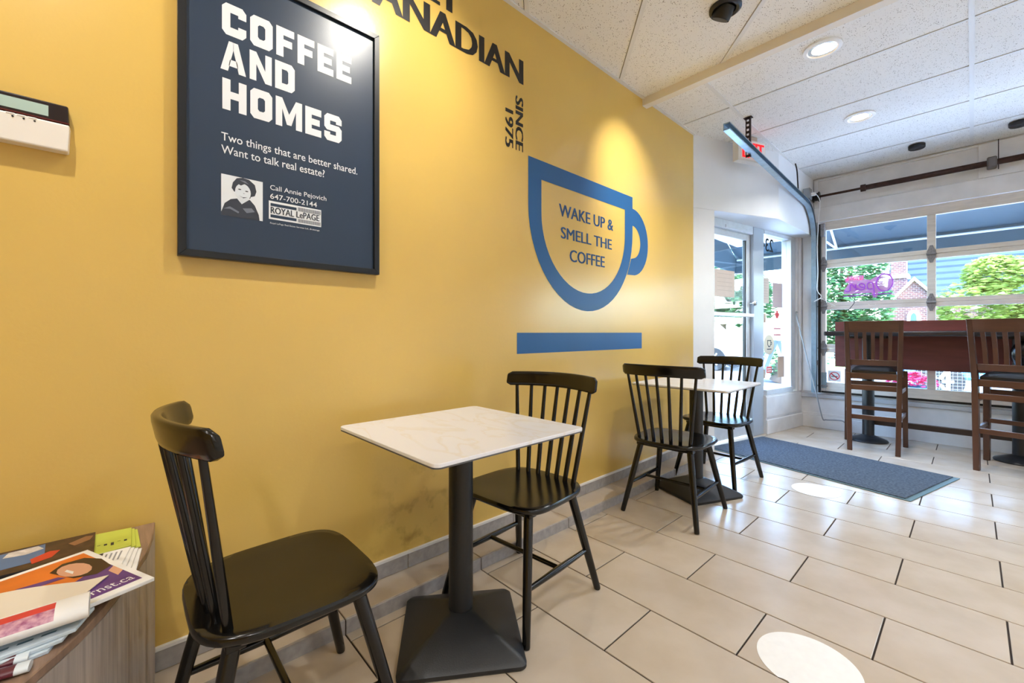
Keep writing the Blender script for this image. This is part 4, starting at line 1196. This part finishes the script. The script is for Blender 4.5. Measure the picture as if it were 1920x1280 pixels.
# folded blue-white newspapers underneath
for i in range(3):
    s = 0.016 * i
    t, P = sheet('newspaper', ('folded newspaper with fine blue print, topmost under the roll', 'folded newspaper in the middle of the pile under the roll', 'folded newspaper at the bottom of the pile under the roll')[i], 'newspaper',
                 [(-1.165, -0.36), (-1.150, -0.040 - s), (-1.088 + 0.008 * i, -0.062 - s), (-1.040 + 0.008 * i, -0.36)], Z0 + (2 - i) * 0.007, 0.0066, PAPER, 'folded newspapers under the roll', pages=pm('newsprint', (206, 220, 230), rough=0.8, var=0.10, vscale=50))
    if i == 0:
        for k in range(7): patch(t, P, rect(0.30 + 0.09 * k, 0.36 + 0.09 * k, 0.70, 0.78), 0.0069, pm('news_ink', (92, 120, 138), rough=0.8), 'print_line')
# two folded booklets with maroon ends
for i, (cx_, cy_) in enumerate(((-1.083, -0.222), (-1.050, -0.218))):
    bk = thing('folded_booklet', ('maroon and white folded booklet touching the newspapers', 'maroon and white folded booklet nearest the cabinet edge')[i], 'booklet', (cx_ - 0.006, cy_, Z0), math.radians(-8), 'maroon folded booklets')
    mb = MB(); N = 12
    for j in range(7):
        y = (-0.11, -0.07, -0.03, 0.02, 0.06, 0.092, 0.108)[j]
        for k in range(N):
            a = 2 * PI * k / N; mb.v.append((0.013 * math.cos(a), y, 0.007 + 0.007 * math.sin(a)))
    for j in range(6):
        for k in range(N):
            mb.f.append((j * N + k, j * N + (k + 1) % N, (j + 1) * N + (k + 1) % N, (j + 1) * N + k)); mb.m.append(0 if j == 5 else 1)
    mb.f += [tuple(range(N)), tuple(6 * N + k for k in range(N))]; mb.m += [1, 0]
    mb.build('cover', [pm('booklet_white', (220, 230, 238), rough=0.4), pm('booklet_maroon', (92, 30, 46), rough=0.35)], bk, smooth=True, angle=60)

# ------------------------------------------------------------------ stickers and notices on the storefront glass
def notice(name, label, cat, u0, u1, z0, z1, mat, group=None, lines=0):
    o = SB(u0, u1, 0.0032, 0.0045, z0, z1).build(name, mat)
    tag(o, label, cat, group)
    for k in range(lines):
        zz = z1 - (k + 1) * (z1 - z0) / (lines + 1.5)
        SB(u0 + 0.12 * (u1 - u0), u1 - 0.12 * (u1 - u0), 0.0046, 0.0050, zz, zz + 0.006).build('print_line', pm('pale_print', (190, 174, 162), rough=0.7), o)
    return o
KRAFT = pm('notice_paper', (206, 190, 178), rough=0.7, var=0.05)
KRAFT2 = pm('brown_notice_paper', (186, 158, 138), rough=0.7, var=0.05)
notice('paper_notice', 'beige paper notice taped inside the entrance door glass', 'notice', -0.80, -0.46, 1.40, 1.66, KRAFT, lines=5)
notice('paper_notice', 'taller beige notice on the sidelight glass beside the mullion', 'notice', 0.04, 0.21, 1.37, 1.64, KRAFT, lines=8)
notice('paper_notice', 'mauve-beige notice on the sidelight above the red maple leaf', 'notice', 0.29, 0.50, 1.33, 1.60, pm('mauve_notice_paper', (190, 168, 166), rough=0.7), lines=7)
notice('paper_notice', 'small beige card on the sidelight at mid height', 'notice', 0.035, 0.14, 1.16, 1.255, KRAFT2, lines=3)
notice('paper_notice', 'brown paper notice low on the sidelight by the frame', 'notice', 0.40, 0.54, 0.56, 0.79, KRAFT2)
notice('paper_notice', 'small grey-beige card low on the sidelight beside the mullion', 'notice', 0.035, 0.13, 0.57, 0.66, KRAFT2, lines=2)
notice('no_smoking_card', 'small symbol card in the bottom corner of the sidelight', 'sticker', 0.035, 0.10, 0.475, 0.555, PAPER)
rd = notice('red_sticker', 'red rounded sticker low on the sidelight glass', 'sticker', 0.16, 0.27, 0.62, 0.69, pm('sticker_red', (214, 46, 62), rough=0.4))
for k in range(2): SB(0.175, 0.255, 0.0046, 0.005, 0.635 + 0.024 * k, 0.645 + 0.024 * k).build('print_line', PAPER, rd)
leafp = [(0, -1), (0.08, -0.45), (0.55, -0.5), (0.45, -0.3), (1.0, 0.1), (0.8, 0.2), (0.85, 0.5), (0.5, 0.42), (0.35, 0.3), (0.4, 0.75), (0.2, 0.65), (0, 1.05)]
leafp = leafp + [(-a, b) for a, b in leafp[-2:0:-1]]
o = MB().prism([(0.385 + a * 0.055, 1.245 + b * 0.075) for a, b in leafp], 0.0032, 0.0045, fn=lambda a, b, c: sf(a, c, b)).build('maple_leaf_sticker', MATS['sticker_red'])
tag(o, 'red maple leaf sticker on the sidelight glass', 'sticker')
tg = thing('red_lettering', 'faint red lettering under the maple leaf on the sidelight', 'sticker')
for k in range(2): SB(0.31, 0.47, 0.0032, 0.0042, 1.02 + 0.07 * k, 1.04 + 0.07 * k).build('print_line', pm('pale_red_print', (206, 130, 140), rough=0.5), tg)
# round cup sign hung in the sidelight
cs = thing('round_cup_sign', 'round cream sign with a black cup emblem in the sidelight', 'sign', sf(0.165, 0.02, 0.925))
def cf(a, b, c): return tuple(DD * a + NN * c) + (b,)
MB().prism(ell(0, 0, 0.105, 0.105, 32), 0, 0.008, fn=cf).build('disc', pm('sign_cream', (226, 212, 182), rough=0.5), cs)
MB().prism([(-0.04, 0.05), (-0.036, 0.0), (-0.016, -0.025), (0.016, -0.025), (0.034, 0.0), (0.04, 0.05), (0.028, 0.05), (0.024, 0.004), (0.01, -0.014), (-0.01, -0.014), (-0.024, 0.004), (-0.028, 0.05)], 0.0081, 0.009, fn=cf).build('emblem_cup', BLACK, cs)
MB().prism([(-0.04, 0.04), (0.04, 0.04), (0.04, 0.05), (-0.04, 0.05)], 0.0081, 0.009, fn=cf).build('emblem_rim', BLACK, cs)
MB().prism([(0.037, 0.03), (0.058, 0.026), (0.056, 0.0), (0.036, -0.004), (0.036, 0.004), (0.048, 0.006), (0.049, 0.018), (0.037, 0.022)], 0.0081, 0.009, fn=cf).build('emblem_handle', BLACK, cs)
MB().prism([(-0.046, -0.052), (0.046, -0.052), (0.046, -0.042), (-0.046, -0.042)], 0.0081, 0.009, fn=cf).build('emblem_saucer', BLACK, cs)
ad = thing('address_numerals', 'black street number numerals reversed at the top of the sidelight', 'numerals')
text('numerals', '2340', BLACK, lambda u, v, w: sf(u, 0.0034, v), (-0.045, 0.30, 1.925, 2.065), ad, thick=0.004, flip=True)
ns = thing('no_smoking_sticker', 'white no-smoking sticker in the lowest pane of the overhead door', 'sticker', (-1.005, 5.6632, 0.585))
B(-0.055, 0.055, -0.0008, 0, -0.058, 0.058).build('card', PAPER, ns)
mb = MB()
for i in range(28):
    a0, a1 = 2 * PI * i / 28, 2 * PI * (i + 1) / 28
    mb.add([(0.045 * math.cos(a0), -0.0012, 0.045 * math.sin(a0)), (0.045 * math.cos(a1), -0.0012, 0.045 * math.sin(a1)), (0.037 * math.cos(a1), -0.0012, 0.037 * math.sin(a1)), (0.037 * math.cos(a0), -0.0012, 0.037 * math.sin(a0))], [(0, 1, 2, 3)])
mb.add([(-0.032, -0.0012, 0.022), (-0.024, -0.0012, 0.03), (0.032, -0.0012, -0.022), (0.024, -0.0012, -0.03)], [(0, 1, 2, 3)])
mb.build('red_ring', MATS['sticker_red'], ns)
B(-0.028, 0.028, -0.0012, -0.0009, -0.008, 0.0).build('cigarette', INK, ns)

# neon sign, written to be read from the street
neon = thing('neon_sign', 'pink and purple script open sign hung in the overhead door window', 'neon sign', (-0.74, 5.60, 1.52))
NP = pm('neon_pink', (236, 70, 130), rough=0.3, emit=(240, 70, 140), estr=0.5)
NV = pm('neon_purple', (128, 52, 160), rough=0.3, emit=(140, 60, 180), estr=0.35)
ACR = pm('frosted_pink_backing', (214, 150, 210), rough=0.3)
_b = ACR.node_tree.nodes['Principled BSDF']; _b.inputs['Alpha'].default_value = 0.62
def stroke(pts, r, mat, sx=1.0):
    P = [Vector((-a, 0, b)) for a, b in pts]; out = []
    for i in range(len(P) - 1):
        a, b, c, d = P[max(i - 1, 0)], P[i], P[i + 1], P[min(i + 2, len(P) - 1)]
        for s in range(5):
            t_ = s / 5
            out.append(0.5 * ((2 * b) + (c - a) * t_ + (2 * a - 5 * b + 4 * c - d) * t_ * t_ + (3 * b - a - 3 * c + d) * t_ ** 3))
    out.append(P[-1])
    MB().tube(out, r, 6).build('neon_tube', mat, neon, smooth=True)
# coordinates as read from outside: a to the right, b up
oo = [(-0.15 + 0.062 * math.cos(t_) , 0.035 + 0.085 * math.sin(t_)) for t_ in [PI / 2 + 2 * PI * i / 12 for i in range(13)]]
stroke(oo, 0.005, NV)
stroke([(-0.075, -0.10), (-0.068, -0.03), (-0.06, 0.03), (-0.03, 0.045), (-0.015, 0.02), (-0.025, -0.02), (-0.06, -0.022)], 0.005, NV)
stroke([(0.0, -0.005), (0.035, 0.005), (0.048, 0.028), (0.028, 0.042), (0.006, 0.022), (0.008, -0.015), (0.035, -0.028), (0.065, -0.005)], 0.005, NV)
stroke([(0.072, -0.03), (0.078, 0.035), (0.082, 0.0), (0.105, 0.035), (0.122, 0.025), (0.122, -0.025), (0.150, -0.035), (0.165, -0.02)], 0.005, NV)
stroke([(0.02, 0.115), (0.022, 0.085), (0.038, 0.08), (0.042, 0.105), (0.046, 0.082), (0.062, 0.082), (0.066, 0.115)], 0.0028, NP)
stroke([(0.076, 0.09), (0.094, 0.098), (0.09, 0.11), (0.078, 0.1), (0.082, 0.084), (0.098, 0.084)], 0.0028, NP)
stroke([(0.104, 0.116), (0.107, 0.106)], 0.0028, NP)
stroke([(0.112, 0.082), (0.114, 0.102), (0.126, 0.104)], 0.0028, NP)
stroke([(0.134, 0.088), (0.152, 0.094), (0.148, 0.106), (0.136, 0.098), (0.14, 0.08), (0.158, 0.08)], 0.0028, NP)
stroke([(-0.21, -0.075), (0.18, -0.085)], 0.004, NV)
backing = [(-0.22, 0.03), (-0.20, 0.12), (-0.13, 0.135), (-0.08, 0.10), (-0.04, 0.07), (0.01, 0.085), (0.015, 0.125), (0.11, 0.13), (0.17, 0.10), (0.16, 0.06), (0.13, 0.05), (0.17, -0.01), (0.18, -0.06), (-0.05, -0.06), (-0.06, -0.11), (-0.09, -0.11), (-0.10, -0.06), (-0.18, -0.05)]
MB().prism([(-a, b) for a, b in backing], 0.008, 0.011, fn=lambda a, b, c: (a, c, b)).build('backing_panel', ACR, neon)
MB().tube([(-0.08, 0.006, -0.08), (-0.09, 0.006, -0.16), (-0.14, 0.0, -0.24)], 0.003, 6).build('cord', BLACK, neon)
MB().tube([(0.1, 0.006, 0.1), (0.1, 0.03, 0.235)], 0.0015, 5).build('hanging_wire', IRON, neon)

# ------------------------------------------------------------------ outside
CONC = pm('pale_concrete', (216, 220, 226), rough=0.9, var=0.08, vscale=2)
struct(B(-30, 30, FY + 0.2, 9.6, -0.2, -0.03).build('floor_sidewalk', CONC), 'pale concrete sidewalk outside the windows', 'sidewalk')
struct(B(-30, 30, 9.6, 18.0, -0.3, -0.12).build('floor_road', pm('asphalt', (92, 96, 102), rough=0.9, var=0.1)), 'grey asphalt street beyond the sidewalk', 'road')
struct(B(-60, 60, 18.0, 90, -0.3, -0.06).build('floor_lawn', pm('lawn', (112, 140, 76), rough=0.95, var=0.3, vscale=3)), 'green lawn across the street', 'lawn')

aw = thing('awning', 'dark blue-grey fabric awning over the front windows outside', 'awning', (0, 5.92, 0))
AWM = leaf_mat('awning_fabric', (62, 84, 96), (54, 74, 86), 0.12)
AX0, AX1 = -2.55, 3.6
MB().add([(AX0, 0, 3.0), (AX1, 0, 3.0), (AX1, 1.3, 2.26), (AX0, 1.3, 2.26), (AX0, 0, 2.985), (AX1, 0, 2.985), (AX1, 1.29, 2.245), (AX0, 1.29, 2.245)], [(0, 1, 2, 3), (7, 6, 5, 4), (0, 4, 5, 1), (1, 5, 6, 2), (2, 6, 7, 3), (3, 7, 4, 0)]).build('canopy', AWM, aw)
B(AX0, AX1, 1.29, 1.302, 2.0, 2.26).build('valance', AWM, aw)
MB().prism([(0.02, 2.05), (1.29, 2.0), (1.29, 2.24), (0.02, 2.96)], AX0 - 0.01, AX0, fn=lambda a, b, c: (c, a, b)).build('side_panel', AWM, aw)
AWF = pm('awning_frame_white', (214, 220, 224), rough=0.4)
for x in (-1.25, 0.42, 2.1):
    MB().tube([(x, 0.0, 2.93), (x, 1.27, 2.20)], 0.014, 8).build('rafter', AWF, aw)
    MB().tube([(x, 0.0, 2.22), (x, 1.27, 2.20)], 0.012, 8).build('strut', AWF, aw)
MB().tube([(AX0 + 0.02, 1.275, 2.205), (AX1 - 0.02, 1.275, 2.205)], 0.014, 8).build('front_bar', AWF, aw)

def car(label, loc, rz, body_mat, length=4.6, h=1.65, hood=0.98, wheel=0.36, suv=True):
    t = thing('parked_car', label, 'car', loc, rz, 'cars parked along the street')
    L = length / 2
    if suv: pr_ = [(-L, 0.35), (-L, 0.95), (-L + 0.05, 1.05), (-L + 0.25, h - 0.1), (-L + 0.5, h), (0.55, h), (0.85, h - 0.08), (1.35, hood + 0.04), (L - 0.25, hood - 0.08), (L, 0.75), (L, 0.35)]
    else: pr_ = [(-L, 0.40), (-L, 0.85), (-L + 0.6, 0.98), (-L + 1.25, h - 0.05), (-0.5, h), (0.25, h - 0.02), (1.05, hood), (L - 0.2, hood - 0.18), (L, 0.62), (L, 0.35)]
    W = 0.90
    v = []; n = len(pr_)
    for s in (-1, 1):
        for a, b in pr_:
            k = 1.0 - 0.22 * max(0, (b - 0.95)) / max(0.1, h - 0.95)
            v.append((a, s * W * k, b))
    f = [tuple(range(n)), tuple(range(2 * n - 1, n - 1, -1))] + [(i, (i + 1) % n, n + (i + 1) % n, n + i) for i in range(n)]
    MB().add(v, f).build('body', body_mat, t, bevel=0.05, seg=2, smooth=True)
    GL = pm('car_glass', (38, 66, 84), rough=0.08)
    if suv: wins = [[(-L + 0.32, 1.08), (-L + 0.45, h - 0.12), (-0.55, h - 0.10), (-0.55, 1.08)], [(-0.48, 1.08), (-0.48, h - 0.10), (0.50, h - 0.12), (1.12, 1.08)]]
    else: wins = [[(-L + 1.0, 1.0), (-L + 1.38, h - 0.12), (-0.38, h - 0.08), (-0.38, 1.0)], [(-0.32, 1.0), (-0.32, h - 0.08), (0.18, h - 0.1), (0.88, 1.0)]]
    for s in (-1, 1):
        for w in wins:
            kk = lambda b: 1.0 - 0.22 * max(0, (b - 0.95)) / max(0.1, h - 0.95)
            vv = [(a, s * (W * kk(b) + 0.004), b) for a, b in w] + [(a, s * (W * kk(b) - 0.05), b) for a, b in w]
            MB().add(vv, [(0, 1, 2, 3), (7, 6, 5, 4), (0, 4, 5, 1), (1, 5, 6, 2), (2, 6, 7, 3), (3, 7, 4, 0)]).build('side_window', GL, t)
    for xw in (-L + 0.85, L - 0.95):
        for s in (-1, 1):
            w = MB().lathe([(wheel * 0.62, -0.02), (wheel, -0.02), (wheel, 0.2), (wheel * 0.62, 0.2)], (xw, s * 0.84 - 0.09, wheel), 28, axis='y').build('tyre', pm('tyre_rubber', (26, 30, 34), rough=0.8), t, smooth=True)
            mb = MB().lathe([(wheel * 0.64, 0.0), (wheel * 0.60, 0.19), (0.05, 0.17)], (xw, s * 0.84 - 0.09, wheel), 24, axis='y')
            for k in range(6):
                a = k * PI / 3
                p0 = Vector((xw + 0.05 * math.cos(a), 0, wheel + 0.05 * math.sin(a))); p1 = Vector((xw + wheel * 0.6 * math.cos(a), 0, wheel + wheel * 0.6 * math.sin(a)))
                yy = s * 0.84 + (0.11 if s > 0 else -0.105)
                mb.tube([(p0.x, yy, p0.z), (p1.x, yy, p1.z)], 0.03, 6)
            mb.build('rim', pm('alloy_rim', (170, 178, 184), rough=0.35, metal=0.5), t)
    return t
WCAR = pm('white_car_paint', (206, 212, 220), rough=0.2, coat=0.5)
car('white sport utility car parked across from the entrance door', (-6.85, 14.6, -0.12), 0, WCAR, h=1.62)
car('white van-like car parked behind the sport utility car', (-8.6, 17.0, -0.12), 0, pm('white_van_paint', (200, 206, 214), rough=0.3), length=5.2, h=2.15, hood=1.25)
car('blue sedan parked in front of the leafy tree', (0.9, 11.4, -0.12), PI, pm('blue_car_paint', (70, 124, 168), rough=0.2, coat=0.5), length=4.5, h=1.46, hood=0.9, wheel=0.33, suv=False)

# church across the street
ch = thing('brick_church', 'brick church with a white-edged gable porch and blue-grey shingle roof', 'church', (0, 30, -0.06))
BRK = brick_mat()
WTR = pm('church_white_trim', (244, 244, 244), rough=0.6)
SHG = pm('blue_grey_shingle', (34, 54, 74), rough=0.9, var=0.18, vscale=5, stretch=(0.6, 4, 4))
B(-3.1, 16, 1.2, 14, 0, 3.0).build('nave_wall', BRK, ch)
MB().add([(-3.2, 0.9, 2.9), (16, 0.9, 2.9), (16, 7, 10.5), (-3.2, 7, 10.5), (-3.2, 13, 2.9), (16, 13, 2.9)], [(0, 1, 2, 3), (3, 2, 5, 4), (0, 3, 4), (1, 5, 2), (0, 4, 5, 1)]).build('nave_roof', SHG, ch)
for i in range(22):
    yy = 0.9 + 6.1 * i / 22; zz_ = 2.9 + 7.6 * i / 22
    B(-3.2, 16, yy - 0.01, yy + 0.12, zz_ - 0.02, zz_ + 0.10).build('shingle_course', SHG, ch)
px = -2.0
MB().prism([(px - 1.15, 0), (px + 1.15, 0), (px + 1.15, 2.45), (px, 3.85), (px - 1.15, 2.45)], 0, 1.6, fn=lambda a, b, c: (a, c, b)).build('porch', BRK, ch)
for s in (-1, 1):
    MB().prism([(px, 4.02), (px + s * 1.4, 2.30), (px + s * 1.4, 2.12), (px, 3.84)], -0.12, 1.6, fn=lambda a, b, c: (a, c, b)).build('barge_board', WTR, ch)
aw_ = [(px - 0.02 + 0.26 * math.cos(PI * k / 10), 1.9 + 0.42 * math.sin(PI * k / 10)) for k in range(11)]
MB().prism([(px + 0.24, 0.3)] + aw_ + [(px - 0.28, 0.3)], -0.06, 0.02, fn=lambda a, b, c: (a, c, b)).build('arch_surround', WTR, ch)
aw2 = [(px - 0.02 + 0.12 * math.cos(PI * k / 10), 1.86 + 0.30 * math.sin(PI * k / 10)) for k in range(11)]
MB().prism([(px + 0.10, 0.3)] + aw2 + [(px - 0.14, 0.3)], -0.09, -0.05, fn=lambda a, b, c: (a, c, b)).build('arch_window', pm('church_glass', (60, 90, 104), rough=0.2), ch)
B(-2.95, -2.35, 0.4, 1.3, 0, 5.6).build('chimney', BRK, ch)
B(-3.05, -2.25, 0.3, 1.35, 4.05, 4.25).build('chimney_band', WTR, ch)

hs = thing('pale_house', 'pale gabled house with a grey roof seen through the entrance door', 'house', (-14.5, 27, -0.06))
SID = pm('house_siding', (176, 186, 200), rough=0.8, var=0.05)
RF = pm('grey_roof', (78, 92, 104), rough=0.9, var=0.15, vscale=4)
B(-4.5, 4.5, 0, 8, 0, 4.2).build('wall', SID, hs)
MB().prism([(-4.9, 4.1), (4.9, 4.1), (0, 7.6)], 0.05, 7.9, fn=lambda a, b, c: (a, c, b)).build('gable', SID, hs)
for s in (-1, 1):
    MB().prism([(s * 5.1, 3.9), (0, 7.6), (0, 7.95), (s * 5.1, 4.25)], -0.4, 8.2, fn=lambda a, b, c: (a, c, b)).build('roof', RF, hs)
for x in (-2.4, 0.2, 2.8):
    w = B(x - 0.55, x + 0.55, -0.06, 0.02, 1.2, 2.9).build('window', WTR, hs)
    B(x - 0.45, x + 0.45, -0.09, -0.05, 1.3, 2.8).build('pane', pm('house_pane', (96, 128, 146), rough=0.15), w)
B(-4.5, 4.5, -1.6, 0, 3.0, 3.25).build('porch_roof', RF, hs)

LEAF_A = leaf_mat('leaf_yellow_green', (160, 178, 96), (84, 118, 56))
LEAF_B = leaf_mat('leaf_deep_green', (96, 142, 96), (48, 90, 66))
BARK = pm('bark', (92, 78, 68), rough=0.95, var=0.3)
def tree(label, loc, blobs, leaves, size, lm, trunk_h):
    t = thing('street_tree', label, 'tree', loc, 0, 'trees across the street')
    mb = MB()
    for _ in range(leaves):
        cx_, cy_, cz_, rx, ry, rz_ = random.choice(blobs)
        d = Vector((random.gauss(0, 1), random.gauss(0, 1), random.gauss(0, 1))).normalized() * random.uniform(0.55, 1.0) ** 0.6
        p = Vector((cx_ + d.x * rx, cy_ + d.y * ry, cz_ + d.z * rz_))
        q = Matrix.Rotation(random.uniform(0, 2 * PI), 3, 'Z') @ Matrix.Rotation(random.uniform(-0.9, 0.9), 3, 'X')
        s = size * random.uniform(0.6, 1.3)
        mb.add([p + q @ Vector(v_) for v_ in ((-s, 0, 0), (0, -s * 0.55, 0.1 * s), (s, 0, 0), (0, s * 0.55, 0.1 * s))], [(0, 1, 2, 3)])
    c = mb.build('crown', lm, t); c['kind'] = 'stuff'
    z1_ = max(b[2] for b in blobs)
    MB().tube([(0, 0, -0.05), (0.05, 0, trunk_h * 0.5), (0, 0.05, trunk_h), (0.1, 0, z1_)], [0.22, 0.18, 0.15, 0.05], 10).build('trunk', BARK, t, smooth=True)
    for k in range(4):
        b = random.choice(blobs)
        MB().tube([(0, 0.03, trunk_h * 0.8), (b[0] * 0.5, b[1] * 0.5, (trunk_h + b[2]) / 2), (b[0], b[1], b[2])], [0.10, 0.07, 0.03], 7).build('branch', BARK, t)
    return t
tree('bright yellow-green tree filling the right window panes', (1.35, 19.5, -0.06), [(-1.2, 0, 2.0, 1.1, 1.0, 0.8), (0, 0, 2.4, 1.5, 1.2, 1.1), (-0.9, 0, 2.9, 0.7, 0.7, 0.6), (1.4, 0, 2.6, 1.4, 1.2, 1.1), (2.4, 0.2, 2.2, 1.2, 1, 1.0), (0.6, 0, 1.6, 1.4, 1.0, 0.6)], 9000, 0.10, LEAF_A, 1.3)
tree('full green tree behind the neon sign', (-4.0, 23.5, -0.06), [(0, 0, 3.0, 1.6, 1.4, 1.5), (-0.8, 0, 2.0, 1.4, 1.2, 1.2), (0.9, 0, 2.2, 1.0, 1.0, 1.2), (0.4, 0, 4.2, 1.4, 1.2, 1.2), (0.3, 0, 1.2, 1.6, 1.0, 0.8)], 9000, 0.12, LEAF_B, 1.5)
tree('tall green tree left of the church seen past the door frame', (-9.2, 24, -0.06), [(0, 0, 4.0, 2.2, 1.6, 1.8), (-1.2, 0, 2.6, 1.6, 1.4, 1.2), (1.2, 0, 2.8, 1.5, 1.4, 1.4)], 7000, 0.14, LEAF_B, 1.8)
tree('low green shrub at the kerb seen through the sidelight', (-3.1, 11.5, -0.05), [(0, 0, 0.5, 0.55, 0.45, 0.45), (0.5, 0, 0.45, 0.45, 0.4, 0.4)], 2500, 0.05, LEAF_B, 0.3)

# patio things on the sidewalk
fen = thing('patio_fence', 'white wire mesh patio fence on the sidewalk', 'fence', (0, 7.6, -0.03))
FM = pm('white_wire', (220, 228, 232), rough=0.4)
for x in (-1.6, -0.2, 1.2, 2.6): MB().tube([(x, 0, 0), (x, 0, 0.86)], 0.02, 8).build('post', FM, fen)
for z in (0.10, 0.84): MB().tube([(-1.6, 0, z), (2.6, 0, z)], 0.012, 6).build('rail', FM, fen)
mb = MB()
for i in range(105): mb.box(-1.6 + i * 0.04, -1.597 + i * 0.04, -0.0015, 0.0015, 0.10, 0.84)
for i in range(19): mb.box(-1.6, 2.6, -0.0015, 0.0015, 0.10 + i * 0.04, 0.103 + i * 0.04)
o = mb.build('wire_mesh', FM, fen); o['kind'] = 'stuff'
fp = thing('flower_pot', 'blue pot of pink flowers standing on the sidewalk', 'flower pot', (-0.50, 7.05, -0.03))
MB().lathe([(0.15, 0), (0.21, 0.40), (0.23, 0.44), (0.20, 0.44), (0.18, 0.40)], (0, 0, 0), 20).build('pot', pm('teal_pot', (44, 120, 146), rough=0.4), fp, smooth=True)
mb = MB()
for _ in range(420):
    a = random.uniform(0, 2 * PI); r = 0.24 * math.sqrt(random.random()); z = 0.47 + 0.12 * (1 - (r / 0.24) ** 2) + random.uniform(-0.03, 0.03)
    q = Matrix.Rotation(random.uniform(0, 6), 3, 'Z') @ Matrix.Rotation(random.uniform(-0.7, 0.7), 3, 'X')
    p = Vector((r * math.cos(a), r * math.sin(a), z)); s = 0.026
    mb.add([p + q @ Vector(v_) for v_ in ((-s, 0, 0), (0, -s, 0), (s, 0, 0), (0, s, 0))], [(0, 1, 2, 3)])
o = mb.build('blossoms', pm('pink_petals', (226, 60, 120), rough=0.6, var=0.2, vscale=20), fp); o['kind'] = 'stuff'
afs = thing('sidewalk_board', 'white folding sidewalk board leaning outside the sidelight', 'sign', (-1.98, 7.15, -0.03), math.radians(20))
for s in (-1, 1):
    MB().prism([(s * 0.30, 0), (s * 0.34, 0), (s * 0.03, 0.95), (-s * 0.01, 0.95)], -0.28, 0.28, fn=lambda a, b, c: (a, c, b)).build('board', pm('sandwich_board_white', (236, 238, 240), rough=0.4), afs)
    for y in (-0.30, 0.28): MB().prism([(s * 0.30, 0), (s * 0.35, 0), (s * 0.04, 0.97), (-s * 0.01, 0.97)], y, y + 0.02, fn=lambda a, b, c: (a, c, b)).build('side_bar', pm('grey_board_frame', (110, 122, 126), rough=0.5), afs)
